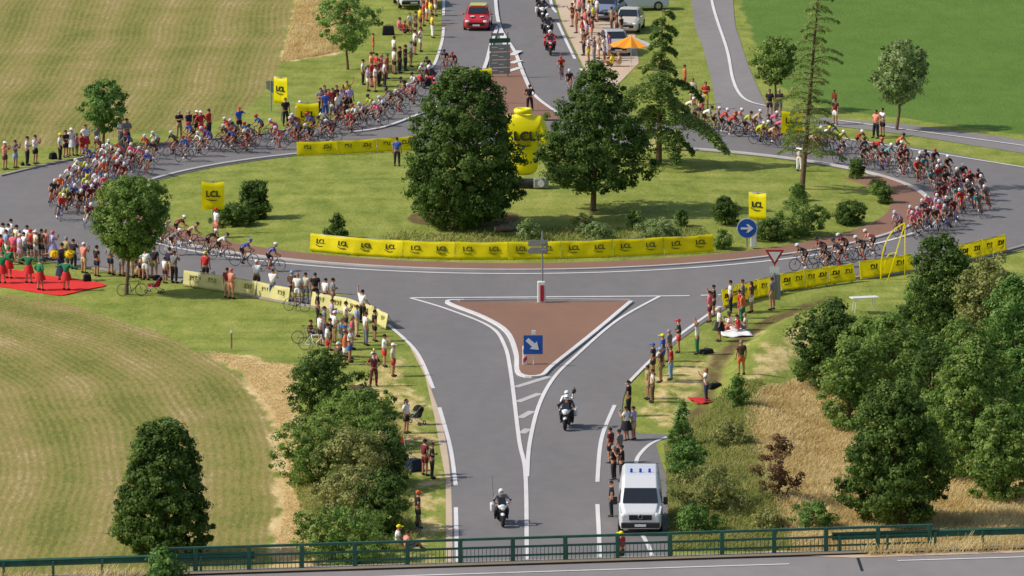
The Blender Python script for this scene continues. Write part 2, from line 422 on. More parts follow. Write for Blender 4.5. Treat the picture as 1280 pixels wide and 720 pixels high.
# south approach with its flares, and the lay-by
sheet('south_road', smooth_line(PL((330, 372), (430, 388), (480, 403), (505, 422), (525, 445), (538, 486), (552, 530), (562, 600), (564, 720), (563, 900))) +
      PL((842, 900), (840, 720), (836, 640), (838, 600), (836, 545), (797, 543)) + smooth_line(PL((776, 530), (780, 494), (800, 462), (832, 440), (900, 392), (960, 366), (1075, 345))), .036, 'asphalt')
sheet('north_road', smooth_line(PL((300, 172), (375, 158), (440, 143), (467, 128), (527, 94), (546, 74), (553, 45), (553, -150))) + PL((697, -150), (693, 0), (703, 30), (733, 95)) + smooth_line(PL((733, 95), (760, 135), (830, 152), (900, 158))) + PL((660, 175)), .038, 'asphalt')
sheet('west_road', PL((103, 195), (0, 216), (-150, 240), (-700, 300), (-700, 350), (-200, 330), (0, 318), (85, 328)), .034, 'asphalt')
sheet('east_road', PL((1160, 193), (1280, 213), (1500, 245), (1900, 300), (1900, 330), (1400, 280), (1280, 307), (1195, 331)), .034, 'asphalt')
sheet('local_road', smooth_line(PL((862, -200), (866, 0), (880, 60), (890, 100), (896, 135), (900, 165)), 4) + PL((985, 160), (1046, 160), (1132, 171), (1280, 195), (1900, 290), (1900, 262), (1280, 178), (1132, 158), (1000, 147), (962, 136)) + smooth_line(PL((957, 130), (940, 92), (926, 50), (918, 0), (912, -200)), 4), .028, 'asphalt_pale')
sheet('north_verge', PL((696, -100), (696, 0), (704, 28), (736, 95), (770, 110), (800, 80), (790, 0), (780, -100)), .022, 'pale_verge')
sheet('roadside_gravel', PL((513, 395), (483, 400), (508, 425), (531, 470), (542, 520), (556, 600), (556, 720), (566, 720), (566, 600), (555, 530), (541, 486), (528, 448), (508, 424)), .018, 'pale_verge')
annulus('apron', 21.9, 24.15, .075, 'brown_apron', 172, 386, thick=.06)
annulus('kerb', 24.15, 24.45, .12, 'paint_worn', thick=.11)
annulus('ring_marking', 25.25, 25.5, .050, 'paint', 196, 352, thick=0)
line_obj('road_marking', [[(485, 406), (520, 440), (541, 486)], [(548.6, 510), (562, 560), (568.6, 608)], [(568.6, 635), (569.5, 700), (570, 760)],
     [(783, 482), (812, 453), (850, 420), (900, 385)], [(767.6, 508), (751, 550), (745.5, 604)], [(745.5, 632), (748, 691), (749, 760)],
     [(794, 583), (797, 572), (812, 557), (833, 548)], [(800, 668), (812, 692), (816, 720)]], .2, .052)
line_obj('road_marking', [[(513, 373), (559, 387), (612, 409), (630, 432), (638, 467), (648, 551), (655.7, 593), (657, 693), (658, 780)],
     ], .2, .056)
line_obj('road_marking', [[(825.6, 371.7), (770, 403), (717.5, 448), (691, 474.6), (672.6, 509), (661, 556), (657.8, 597)]], .2, .061)
line_obj('road_marking', [[(513, 373), (680, 372.6), (862, 372)], [(876, 371.6), (887, 371.2)], [(898, 371), (908, 370.5)]], .28, .060, n=3)
for sgm in ([(643.6, 485), (686, 472)], [(646, 503.6), (674, 493)], [(649, 523.6), (664.7, 515)], [(651.5, 543), (659.4, 537)]):
    line_obj('hatch_marking', [sgm], .42, .050, 'paint_worn', n=2)
tri = PL((559, 379.6), (604, 398), (633, 416.5), (644.6, 443), (648, 469), (675, 472), (691, 458.7), (740, 420), (788.7, 379.6))
sheet('splitter_island', smooth_line(tri, 4), .13, 'brown_apron')
mb = MB(); strip(mb, smooth_line(PL((580, 377), (559, 379.6), (604, 398), (633, 416.5), (644.6, 443), (648, 469), (675, 472), (691, 458.7), (740, 420), (788.7, 379.6)), 5), .24, .14, .10)
o = mb.build('splitter_kerb', 'paint'); o['kind'] = 'structure'
line_obj('splitter_kerb', [[(575, 377.5), (680, 376.5), (788, 378)]], .12, .14, 'paint_worn', .11)
# north splitter
sheet('splitter_island', PL((640, 62), (615, 62), (617, 96), (600, 130), (560, 152), (700, 152), (690, 140), (672, 124), (658, 97), (646, 70)), .13, 'brown_apron')
line_obj('road_marking', [[(620, -60), (621, 0), (627, 37), (645, 67), (656, 96), (670, 122), (700, 145)], [(440, 166), (480, 160), (525, 144), (575, 122), (604, 92), (616, 55), (624, 34)]], .25, .135)
sheet('road_marking', PL((622, 8), (626, 36), (640, 62), (632, 62), (624, 40)), .058, 'paint')
for sgm in ([(641, 72), (650, 66)], [(640, 82), (651, 78)], [(636, 92), (652, 87)]): line_obj('hatch_marking', [sgm], .5, .16, 'paint', n=2)
line_obj('road_marking', [[(558, -60), (556.5, 0), (556, 20)], [(556, 35), (554, 52), (546, 77), (540, 86)], [(690, -60), (690, 0), (697, 17)], [(699, 30), (709, 52), (720, 75)], [(727, 87), (733, 94)],
     [(891, -60), (891, 0), (910, 64), (917, 100), (926, 120), (940, 130), (965, 136)], [(1046, 153), (1132, 165), (1280, 186), (1600, 233)],
     [(1040, 173), (1080, 180), (1135, 189), (1280, 213), (1400, 232)]], .2, .066)
line_obj('kerb', [[(0, 218), (60, 204), (103, 196), (160, 186), (230, 176), (317, 169), (375, 159), (440, 144), (480, 127), (527, 95)]], .3, .12, 'concrete', .11)
line_obj('kerb', [[(85, 329), (150, 339), (230, 351), (330, 373), (430, 391), (482, 404)], [(905, 386), (970, 368), (1075, 350), (1140, 343), (1215, 329), (1290, 309)]], .25, .13, 'concrete', .11)

# ---------------------------------------------------------------- bridge
L0, L1 = -60, 80
def bp(u, v, z): p = BA + bu * u + bn * v; return Vector((p.x, p.y, z))
brot = Matrix.Rotation(math.atan2(bu.y, bu.x), 3, 'Z')
b = MB(); b.box(bp(15.75, 4.6, BZ - .55), (20.5, 10.4, .8), brot); bo = b.build('bridge', 'concrete'); tag(bo, 'concrete bridge deck carrying the road across the bottom of the view', 'bridge')
for u in (5.6, 25.9): b = MB(); b.box(bp(u, 4.6, BZ / 2 - .6), (.8, 12, BZ - 1.1 + 1.2 - 1.0), brot); b.build('abutment', 'concrete', bo)
b = MB(); b.box(bp(10, .02, BZ - .08), (70, .5, .3), brot); b.build('deck_edge', 'concrete', bo)
sheet('bridge_road', [bp(L0, .45, 0), bp(L1, .45, 0), bp(L1, 8.6, 0), bp(L0, 8.6, 0)], BZ + .0, 'asphalt_pale')
mb = MB(); 
p0 = at(430, 721.5, BZ); p1 = at(985, 707, BZ); strip(mb, [p0, p1], .16, BZ + .02); strip(mb, [at(1120, 703.5, BZ), at(1700, 689, BZ)], .16, BZ + .02)
o = mb.build('road_marking', 'paint'); o['kind'] = 'structure'
mb = MB(); strip(mb, [at(1068, 692, BZ), at(1076, 716, BZ)], .12, BZ + .012); o = mb.build('expansion_joint', 'black'); o['kind'] = 'structure'
asphalt('gutter_dirt', '8a7b66')
sheet('bridge_gutter', [bp(L0, .2, 0), bp(L1, .2, 0), bp(L1, .62, 0), bp(L0, .62, 0)], BZ + .012 + .075, 'gutter_dirt')
sheet('bridge_verge', [bp(24.8, .45, 0), bp(L1, .45, 0), bp(L1, 1.3, 0), bp(27, 1.2, 0)], BZ + .016, 'pale_verge')
# green railing: posts, top and middle rails, low bar mesh; one railing
rl = empty('bridge_railing', bp(0, 0, BZ), math.atan2(bu.y, bu.x)); tag(rl, 'long green painted metal railing with posts along the near bridge edge', 'railing')
U1 = (BB - BA).length + .8; U0 = -1.6; sp = 2.165; uu = 2.05
mb = MB(); 
for z, r_ in ((1.02, .055), (.66, .045), (.30, .04)):
    mb.box(((U0 + U1) / 2, 0, z), (U1 - U0, r_ * 2, r_ * 1.9))
mb.build('rail', 'rail_green', rl, bevel=.01)
u = .0
while u < U1:
    mb = MB(); mb.box((u + .1, 0, .52), (.17, .15, 1.06)); mb.box((u + .1, 0, .02), (.3, .26, .04)); mb.build('post', 'rail_green', rl, bevel=.01); u += sp
mb = MB(); u = U0
while u < U1: mb.box((u, 0, .34), (.022, .022, .6)); u += .16
inf = mb.build('bar_infill', 'rail_green', rl)
mb = MB(); mb.box(((U0 + U1) / 2, 0, .06), (U1 - U0, .03, .03)); mb.build('bottom_rail', 'rail_green', rl)
def wbeam(name, ua, ub, za, zb, label, col='rail_green'):
    t = empty(name, bp(ua, .0, BZ), math.atan2(bu.y, bu.x)); tag(t, label, 'crash barrier'); L = ub - ua; mb = MB()
    prof = [(.03, -.16), (-.04, -.1), (.03, -.02), (.03, .02), (-.04, .1), (.03, .16)]
    vs = []; n = 12
    for i in range(n + 1):
        x = L * i / n; z = za + (zb - za) * i / n
        vs += [(x, y_, z + q) for y_, q in prof] + [(x, y_ - .012, z + q) for y_, q in prof[::-1]]
    k = 12; mb.add(vs, [(i * k + j, i * k + (j + 1) % k, (i + 1) * k + (j + 1) % k, (i + 1) * k + j) for i in range(n) for j in range(k)])
    mb.build('beam', col, t)
    x = .3
    while x < L: m2 = MB(); m2.box((x, -.08, (za + (zb - za) * x / L) / 2), (.1, .1, za + (zb - za) * x / L + .1)); m2.build('post', col, t); x += 2.0
wbeam('crash_barrier', -14, 2.5, .62, .64, 'low green crash barrier running left from the bridge railing')
wbeam('crash_barrier', U1 - 4.2, 50, .68, .66, 'low green crash barrier running right behind dry grass past the bridge')

# ---------------------------------------------------------------- foliage
def foliage_mat(name, c1, c2, c3, trans=.28):
    m = bpy.data.materials.new(name); m.use_nodes = True; n = m.node_tree.nodes; l = m.node_tree.links; p = n['Principled BSDF']
    a = n.new('ShaderNodeAttribute'); a.attribute_name = 'tint'
    r = n.new('ShaderNodeValToRGB'); e = r.color_ramp.elements; e.new(.5)
    for i, c in enumerate((c1, c2, c3)): e[i].position = (0.05, .5, .95)[i]; e[i].color = (*lin(c), 1)
    l.new(a.outputs['Fac'], r.inputs[0]); l.new(r.outputs[0], p.inputs['Base Color']); p.inputs['Roughness'].default_value = .65; p.inputs['Specular IOR Level'].default_value = .2
    t = n.new('ShaderNodeBsdfTranslucent'); l.new(r.outputs[0], t.inputs[0]); mx = n.new('ShaderNodeMixShader'); mx.inputs[0].default_value = trans
    l.new(p.outputs[0], mx.inputs[1]); l.new(t.outputs[0], mx.inputs[2]); l.new(mx.outputs[0], n['Material Output'].inputs[0]); M[name] = m
foliage_mat('leaf_dark', '3c5222', '587432', '7e944c', .42)
foliage_mat('leaf_mid', '5a7638', '7a9844', 'a2b264', .42)
foliage_mat('leaf_light', '668a38', '84a452', 'a8bc6c', .36)
foliage_mat('leaf_bright', '4e7032', '6a8e40', '8cac5c', .36)
foliage_mat('leaf_grey', '6a8046', '8ca060', 'b4c288', .36)
foliage_mat('leaf_olive', '737d44', '969a58', 'b8b474', .36)
foliage_mat('leaf_cedar', '5f7a3c', '83994e', 'a8b870', .36)
foliage_mat('leaf_larch', '748a44', '94a65c', 'b2bc76', .4)
foliage_mat('leaf_brown', '4a3528', '6b4d38', '85683f')
foliage_mat('blade_dry', 'c2aa70', 'ddc78e', 'f0e0b2', .5)
foliage_mat('blade_green', '88944e', 'a2a65c', 'c2b878', .5)
def leaves(P, N, size, tint, asp=1.5):
    n = len(P); N = N / (np.linalg.norm(N, axis=1, keepdims=True) + 1e-9)
    r = rng.normal(size=(n, 3)); U = np.cross(N, r); U /= np.linalg.norm(U, axis=1, keepdims=True) + 1e-9; W = np.cross(N, U)
    s = (size * rng.uniform(.6, 1.35, n))[:, None]
    V = np.stack([P + U * s * asp * .5, P + W * s * .5, P - U * s * asp * .5, P - W * s * .5], 1).reshape(-1, 3)
    F = np.arange(4 * n).reshape(n, 4); return V, F, np.repeat(tint, 4)
def crown_points(prof, n_cl, per, cl_r, size, seed, squash=1.0, shell=.5, lobe=.12, up=.25):
    g = np.random.default_rng(seed); zs = np.array([p[0] for p in prof]); rs = np.array([p[1] for p in prof])
    zz = np.linspace(zs.min(), zs.max(), 200); rad = np.interp(zz, zs, rs); cdf = np.cumsum(rad + .15 * rs.max()); cdf /= cdf[-1]
    z = np.interp(g.random(n_cl), cdf, zz); a = g.random(n_cl) * 2 * math.pi; ph = g.random(6) * 6.28
    lob = 1 + lobe * (np.sin(3 * a + ph[0] + z * 1.3) + .8 * np.sin(5 * a + ph[1] - z * 2.1) + .6 * np.sin(7 * z + ph[2] + 2 * a)) 
    u = g.random(n_cl); q = np.where(u < .75, shell + (1 - shell) * g.random(n_cl) ** .5, g.random(n_cl) ** .5 * shell)
    rr_ = np.maximum(np.interp(z, zs, rs) * lob - cl_r * .45, 0) * q + g.normal(0, .04, n_cl)
    cx = rr_ * np.cos(a); cy = rr_ * np.sin(a) * squash
    c = np.stack([cx, cy, z], 1); tc = g.normal(.5, .24, n_cl)
    rv = cl_r * g.uniform(.5, 1.6, n_cl)
    d = g.normal(size=(n_cl, per, 3)); d /= np.linalg.norm(d, axis=2, keepdims=True); rad_ = g.random((n_cl, per, 1)) ** .45
    P = c[:, None, :] + d * rad_ * rv[:, None, None] * np.array([1, 1, .75])
    zc = (zs.min() + zs.max()) / 2
    out = P - np.array([0, 0, zc]); out = out / (np.linalg.norm(out, axis=2, keepdims=True) + 1e-6)
    N = d * .9 + out * .6 + g.normal(0, .45, d.shape) + np.array([0, 0, up])
    T = np.clip(tc[:, None] + g.normal(0, .16, (n_cl, per)), 0, 1)
    return leaves(P.reshape(-1, 3), N.reshape(-1, 3), size, T.ravel())
def limbs_mb(H0, prof, r0, seed, lean=(0, 0), n=7):
    g = random.Random(seed); mb = MB(); top = max(p[0] for p in prof); zb = min(p[0] for p in prof); rm = max(p[1] for p in prof)
    ht = top * .86; pts = [(0, 0, -.15), (0, 0, .15)] + [(lean[0] * t + g.gauss(0, .04), lean[1] * t + g.gauss(0, .04), ht * t) for t in (.25, .5, .75, 1)]
    mb.tube(pts, [r0 * 1.4, r0 * 1.05, r0 * .85, r0 * .6, r0 * .4, r0 * .12], 9)
    for k in range(n):
        z = zb + (top - zb) * (.02 + .7 * k / n); a = k * 2.4 + g.random(); q = rm * .72 * (1 - .5 * k / n); t = z / ht
        x0, y0 = lean[0] * t, lean[1] * t
        mb.tube([(x0, y0, z * .9), (x0 + q * .5 * math.cos(a), y0 + q * .5 * math.sin(a), z + q * .25), (x0 + q * math.cos(a), y0 + q * math.sin(a), z + q * .6)], [r0 * .42, r0 * .26, r0 * .08], 6)
    return mb
seedc = [100]
def tree(name, bx, by, outline, leaf, label, cat='tree', group=None, trunk_r=.14, dens=1.0, lsize=.15, clr=.45, leanpx=0, squash=1.0, shell=.55, bark='bark', lobe=.1, per=46, trunk=True, crownname='crown'):
    """outline: [(pixel y, half width px)] top to bottom, centre of the crown offset leanpx from the base"""
    base = atg(bx, by); s = sc_at(by) * (67.02 / (67.02 - base.z)); seedc[0] += 1
    prof = sorted([((by - y) / s * 1.015, w_ / s) for y, w_ in outline]); prof = [(max(z, .05), r_) for z, r_ in prof]
    area = sum((prof[i + 1][0] - prof[i][0]) * (prof[i][1] + prof[i + 1][1]) * math.pi for i in range(len(prof) - 1))
    clr *= .8; lsize *= .72; per = int(per * 1.25)
    clr *= 1.0; ncl = int(max(8, area * 2.6 * dens / (clr * clr) * .24)); 
    V, F, T = crown_points(prof, ncl, per, clr, lsize, seedc[0], squash, shell, lobe * 1.25)
    off = leanpx / s; V[:, 0] += off * np.clip(V[:, 2] / max(prof[-1][0], .1) * 1.2, 0, 1)
    t = empty(name, base); tag(t, label, cat, group)
    inst(crownname, np_mesh(crownname, V, F, leaf, {'tint': T}), t)
    mb = limbs_mb(0, prof, trunk_r, seedc[0], (off * .9, 0), 8 if trunk else 10); mb.build('trunk' if trunk else 'stem', bark, t, True)
    return t
def conifer(name, bx, by, H, rmax, leaf, label, lean=(0, 0), nb=40, droop=.5, lsize=.1, zmin=.12, per=60, tr=.2, prof_pow=.8, bark='bark', spread=.16, seed=3, stretch=None):
    g = random.Random(seed); gg = np.random.default_rng(seed); base = atg(bx, by); t = empty(name, base); tag(t, label, 'tree')
    mb = MB(); tx = lambda q: (lean[0] * q, lean[1] * q, H * q)
    mb.tube([(0, 0, -.2)] + [tx(q) for q in (.02, .25, .5, .75, 1)], [tr * 1.25, tr, tr * .8, tr * .55, tr * .3, .02], 9); P = []; N = []; T = []
    for k in range(nb):
        q = zmin + (1 - zmin) * (k + g.random() * .6) / nb; a = k * 2.399 + g.gauss(0, .3)
        u_ = (q - zmin) / (1 - zmin); prof = (1 - u_) ** prof_pow if not stretch else float(np.interp(u_, [p[0] for p in stretch], [p[1] for p in stretch])); Lb = rmax * prof * g.uniform(.45, 1.15) + .25
        x0, y0, z0 = tx(q); pts = []
        for i in range(6):
            f = i / 5; rr_ = Lb * f; dz = .18 * Lb * math.sin(f * 2.4) - droop * Lb * f * f
            pts.append(Vector((x0 + rr_ * math.cos(a), y0 + rr_ * math.sin(a), z0 + dz)))
        mb.tube(pts, [tr * .16 * prof + .012] * 2 + [.014, .011, .008, .004], 5)
        m_ = int(per * (Lb / rmax) + 8); f = gg.random(m_) ** .6 * .95 + .05
        seg = np.array([[*p] for p in pts]); idxf = f * 5; i0 = np.clip(idxf.astype(int), 0, 4); fr = (idxf - i0)[:, None]
        c = seg[i0] * (1 - fr) + seg[i0 + 1] * fr; sd_ = np.array([-math.sin(a), math.cos(a), 0])
        lat = gg.normal(0, 1, (m_, 1)) * spread * Lb * (1.15 - f[:, None]) ; c = c + sd_ * lat - np.array([0, 0, 1]) * (np.abs(lat) * .35 + gg.random((m_, 1)) ** 2 * droop * .5)
        c += gg.normal(0, .04, (m_, 3)); P.append(c); n_ = gg.normal(0, .5, (m_, 3)) + np.array([0, 0, .9]); N.append(n_); T.append(np.clip(gg.normal(.5, .2) + gg.normal(0, .15, m_), 0, 1))
    V, F, TT = leaves(np.concatenate(P), np.concatenate(N), lsize, np.concatenate(T), 2.4)
    inst('crown', np_mesh('crown', V, F, leaf, {'tint': TT}), t); mb.build('trunk', bark, t, True); return t

# ---------------------------------------------------------------- trees
tree('broadleaf_tree', 580, 284, [(87, 14), (95, 34), (112, 47), (135, 58), (165, 66), (195, 73), (225, 76), (250, 70), (268, 55), (281, 30)], 'leaf_dark', 'big dense dark green tree left of the yellow inflatable jersey, leaves down to the ground', group=None, dens=1.25, lsize=.16, clr=.42, trunk_r=.22, shell=.62, lobe=.06)
tree('broadleaf_tree', 742, 264, [(80, 6), (95, 22), (115, 34), (135, 46), (160, 60), (185, 70), (205, 76), (220, 70), (235, 42), (240, 10)], 'leaf_dark', 'dark green tree with a bare lower trunk right of the yellow inflatable jersey', dens=1.1, lsize=.16, clr=.42, trunk_r=.17, shell=.55, leanpx=3, lobe=.1)
conifer('cedar_tree', 824, 207, 9.6, 4.0, 'leaf_cedar', 'pale green drooping cedar with layered branches behind the round topped island tree', lean=(.25, 0), nb=30, droop=.5, lsize=.12, zmin=.17, per=1300, tr=.2, spread=.2, seed=12, stretch=[(0, .85), (.12, 1.1), (.35, 1.0), (.48, .68), (.56, .26), (.8, .2), (1, .1)])
conifer('larch_tree', 1003, 238, 14.5, 2.15, 'leaf_larch', 'tall thin sparse larch rising out of frame on the right of the island', lean=(1.15, 0), nb=84, droop=.2, lsize=.06, zmin=.14, per=400, tr=.17, spread=.2, seed=9, prof_pow=.7)
tree('broadleaf_tree', 970, 141, [(50, 12), (60, 24), (74, 29), (88, 28), (99, 18), (106, 6)], 'leaf_mid', 'small round topped tree at the end of the narrow side road', trunk_r=.09, dens=.8, clr=.36)
tree('broadleaf_tree', 1122, 165, [(54, 14), (66, 30), (84, 36), (104, 36), (120, 27), (134, 10)], 'leaf_grey', 'pale round tree with lopsided crown before the bright green field', trunk_r=.1, dens=.75, clr=.36, leanpx=7)
tree('broadleaf_tree', 130, 180, [(100, 14), (110, 27), (124, 31), (140, 29), (154, 20), (162, 8)], 'leaf_bright', 'small bright green tree at the edge of the upper left field', trunk_r=.09, dens=.75, clr=.36, leanpx=2)
tree('broadleaf_tree', 436, 86, [(-12, 16), (4, 36), (20, 45), (36, 40), (50, 26), (62, 10)], 'leaf_light', 'yellow green open tree with leaning trunk beside the dry grass at the top', trunk_r=.09, dens=.6, clr=.4, leanpx=-4, shell=.4)
tree('broadleaf_tree', 158, 366, [(221, 20), (232, 38), (250, 47), (272, 49), (292, 43), (308, 28), (320, 10)], 'leaf_mid', 'round light green roadside tree with bicycles leaning on its trunk', trunk_r=.11, dens=1.5, clr=.36, leanpx=9, lsize=.14, shell=.6, lobe=.05)
tree('broadleaf_tree', 203, 694, [(525, 18), (535, 30), (560, 41), (600, 51), (640, 59), (665, 62), (684, 48)], 'leaf_dark', 'dense dark conical tree standing alone before the lower left field', trunk_r=.16, dens=1.5, clr=.34, lsize=.14, shell=.7, lobe=.06)
# right grove
G = 'trees of the grove beside the right verge'
grove = [
 (1037, 492, [(378, 12), (395, 36), (420, 46), (450, 52), (475, 46), (490, 20)], 'leaf_dark', 'dark spreading tree at the left edge of the right grove', 0, .38, 1.0),
 (1176, 470, [(296, 10), (310, 26), (335, 40), (365, 44), (395, 46), (450, 42)], 'leaf_dark', 'dark tree whose top reaches over the far yellow barriers', 0, .4, 1.0),
 (1235, 490, [(322, 14), (345, 34), (380, 44), (420, 48), (475, 42)], 'leaf_olive', 'olive green tree behind the grove near the right frame edge', 0, .45, .9),
 (1112, 530, [(398, 14), (415, 34), (440, 50), (475, 56), (505, 50), (525, 26)], 'leaf_mid', 'mid green tree in the middle of the right grove', 0, .42, 1.0),
 (1268, 505, [(352, 12), (375, 34), (410, 44), (450, 46), (495, 34)], 'leaf_bright', 'bright green tree at the right frame edge', 0, .42, 1.0),
 (1216, 600, [(428, 14), (450, 36), (485, 52), (530, 60), (570, 58), (598, 32)], 'leaf_mid', 'broad mid green tree standing right of the darkest grove tree', 0, .42, 1.1),
 (1272, 560, [(440, 10), (465, 30), (500, 38), (550, 30)], 'leaf_bright', 'narrow green tree cut by the right frame edge low down', 0, .4, .9),
 (1085, 500, [(400, 14), (420, 34), (450, 42), (480, 40), (496, 20)], 'leaf_mid', 'green tree filling the gap behind the middle of the grove', 0, .42, .9),
 (1165, 560, [(430, 12), (450, 30), (490, 44), (530, 46), (556, 26)], 'leaf_dark', 'dark tree half hidden between the middle grove trees', 0, .42, 1.0),
 (1060, 540, [(430, 10), (450, 28), (485, 38), (520, 36), (538, 16)], 'leaf_mid', 'small green tree at the lower left of the grove', 0, .42, .9),
 (1150, 440, [(352, 12), (375, 30), (400, 38), (435, 34)], 'leaf_mid', 'green tree behind the grove right of the topmost one', 0, .42, .9),
 (1200, 520, [(400, 14), (425, 36), (465, 46), (510, 36)], 'leaf_mid', 'rounded green tree filling the centre right of the grove', 0, .42, 1.0),
 (1250, 630, [(510, 14), (535, 36), (580, 46), (622, 36)], 'leaf_mid', 'low green tree at the lower right of the grove', 0, .42, 1.0),
 (1118, 660, [(476, 12), (492, 32), (530, 50), (570, 60), (605, 67), (635, 62), (650, 40)], 'leaf_dark', 'dense very dark tree in front of the grove just behind the railing', 0, .38, 1.35)]
for bx, by, ol, lf, lb, ln, cr_, dn in grove:
    tree('broadleaf_tree', bx, by, ol, lf, lb, group=G, trunk_r=.15, dens=dn, clr=cr_, leanpx=ln, lsize=.15, lobe=.13, shell=.6)
# shrubs: (x, y base, outline, leaf, label, group)
def shrub(x, y, wpx, hpx, leaf, label, group=None, dens=1.0, shape='round', lsize=.1, clr=.26, name='shrub', squash=1.0, shell=.6, lobe=.14):
    if shape == 'round': ol = [(y - hpx, wpx * .3), (y - hpx * .85, wpx * .72), (y - hpx * .5, wpx), (y - hpx * .15, wpx * .86), (y + 1, wpx * .5)]
    elif shape == 'box': ol = [(y - hpx, wpx * .8), (y - hpx * .9, wpx * .98), (y - hpx * .4, wpx), (y, wpx * .9)]
    elif shape == 'cone': ol = [(y - hpx, wpx * .08), (y - hpx * .7, wpx * .45), (y - hpx * .35, wpx * .8), (y - hpx * .1, wpx), (y, wpx * .6)]
    return tree(name, x, y, ol, leaf, label, 'shrub', group, trunk_r=.05, dens=dens, lsize=lsize, clr=clr, trunk=False, squash=squash, shell=shell, lobe=lobe, crownname='foliage')
GI = 'shrubs planted on the roundabout island'
shrub(319, 272, 17, 47, 'leaf_dark', 'tall clipped dark shrub behind the left yellow flag', GI, 1.5, 'box')
shrub(292, 280, 26, 26, 'leaf_dark', 'low dark shrub just right of the left yellow flag', GI, 1.3)
shrub(422, 298, 17, 32, 'leaf_dark', 'small pointed dark shrub behind the left end of the yellow barrier', GI, 1.3, 'cone')
shrub(660, 300, 16, 26, 'leaf_grey', 'grey green shrub under the right side of the big dark tree', GI, .9)
shrub(731, 292, 14, 24, 'leaf_olive', 'small olive shrub at the foot of the bare trunk tree', GI, .9)
shrub(745, 300, 24, 20, 'leaf_grey', 'wide low grey green shrub behind the barrier in tree shade', GI, .9)
shrub(793, 285, 11, 22, 'leaf_mid', 'narrow green shrub between two low grey ones', GI, .9)
shrub(825, 300, 27, 26, 'leaf_grey', 'widest grey green shrub behind the middle of the barrier', GI, .9)
shrub(853, 284, 10, 20, 'leaf_dark', 'small shaded dark shrub at the end of the tree shadow', GI, .9)
shrub(907, 282, 18, 34, 'leaf_dark', 'round dark shrub left of the right yellow flag', GI, 1.2)
shrub(904, 312, 14, 22, 'leaf_mid', 'small shrub at the right end of the yellow barrier', GI, 1.1)
shrub(963, 302, 24, 26, 'leaf_dark', 'low dark shrub right of the blue arrow sign', GI, 1.0)
shrub(1000, 296, 36, 44, 'leaf_mid', 'largest loose green shrub below the larch', GI, .9, lobe=.2)
shrub(1062, 282, 18, 26, 'leaf_dark', 'clipped oval dark shrub on the right lawn', GI, 1.5, 'box')
shrub(1071, 226, 10, 24, 'leaf_dark', 'clipped dark shrub at the inner kerb by the upper right riders', GI, 1.5, 'box')
shrub(1098, 246, 10, 18, 'leaf_mid', 'upper of two small clipped shrubs by the brown apron', GI, 1.4, 'box')
shrub(1107, 257, 10, 20, 'leaf_dark', 'lower of two small clipped shrubs by the brown apron', GI, 1.4, 'box')
shrub(997, 252, 15, 20, 'leaf_mid', 'small loose shrub at the foot of the larch', GI, .8)
GH = 'bushes of the left roadside hedge'
for a in [(405, 520, 46, 84, 'leaf_dark', 'tall dark bush at the top of the left roadside hedge'),
          (450, 556, 50, 70, 'leaf_mid', 'second bush down in the left hedge, on the road side'),
          (390, 604, 46, 84, 'leaf_mid', 'spreading mid green bush on the field side of the left hedge'),
          (440, 612, 52, 76, 'leaf_olive', 'pale olive bush in the middle of the left hedge'),
          (478, 604, 32, 74, 'leaf_dark', 'dark bush on the road side in the middle of the left hedge'),
          (440, 660, 54, 76, 'leaf_olive', 'low olive bush before the bottom of the left hedge'),
          (480, 668, 30, 80, 'leaf_dark', 'dark bush on the road side at the bottom of the left hedge'),
          (430, 700, 60, 66, 'leaf_mid', 'bottom bush of the left hedge partly behind the railing')]:
    shrub(*a, group=GH, dens=.9, lsize=.12, clr=.32, name='hedge_bush', lobe=.2)
GR = 'bushes on the right verge slope'
shrub(852, 562, 18, 62, 'leaf_bright', 'narrow pointed bright green bush beside the right lay-by', GR, 1.0, 'cone', clr=.28)
shrub(858, 600, 28, 48, 'leaf_bright', 'bright green bush below the pointed one by the lay-by', GR, .9)
shrub(890, 640, 44, 56, 'leaf_olive', 'wide olive bush right of the white van', GR, .8, lobe=.2, clr=.32)
shrub(870, 668, 30, 34, 'leaf_bright', 'low green bush at the right rear of the white van', GR, .9)
shrub(921, 512, 14, 42, 'leaf_bright', 'small isolated light green bush below the seated person in orange shorts', GR, .9)
shrub(912, 560, 26, 32, 'leaf_olive', 'low olive bush between dry grass and verge', GR, .7)
shrub(973, 625, 32, 78, 'leaf_brown', 'half bare brown bush in the dry grass', GR, .35, shell=.3, clr=.3)
shrub(1015, 662, 30, 32, 'leaf_bright', 'low bright green bush in dry grass before the railing', GR, .8)
shrub(960, 664, 26, 24, 'leaf_olive', 'low olive bush under the brown bush', GR, .7)
# bush on the near side of the railing, rooted on the bank
b0 = at(200, 727, 6.4); 
V, Fq, T = crown_points([(0, .5), (.6, .95), (1.1, .5), (1.5, .1)], 60, 44, .26, .11, 77, 1, .4, .2)
t = empty('shrub', Vector((b0.x, b0.y, hz(b0)))); tag(t, 'bright green leafy shoot in front of the railing at bottom left', 'shrub'); inst('foliage', np_mesh('foliage', V, Fq, 'leaf_bright', {'tint': T}), t)

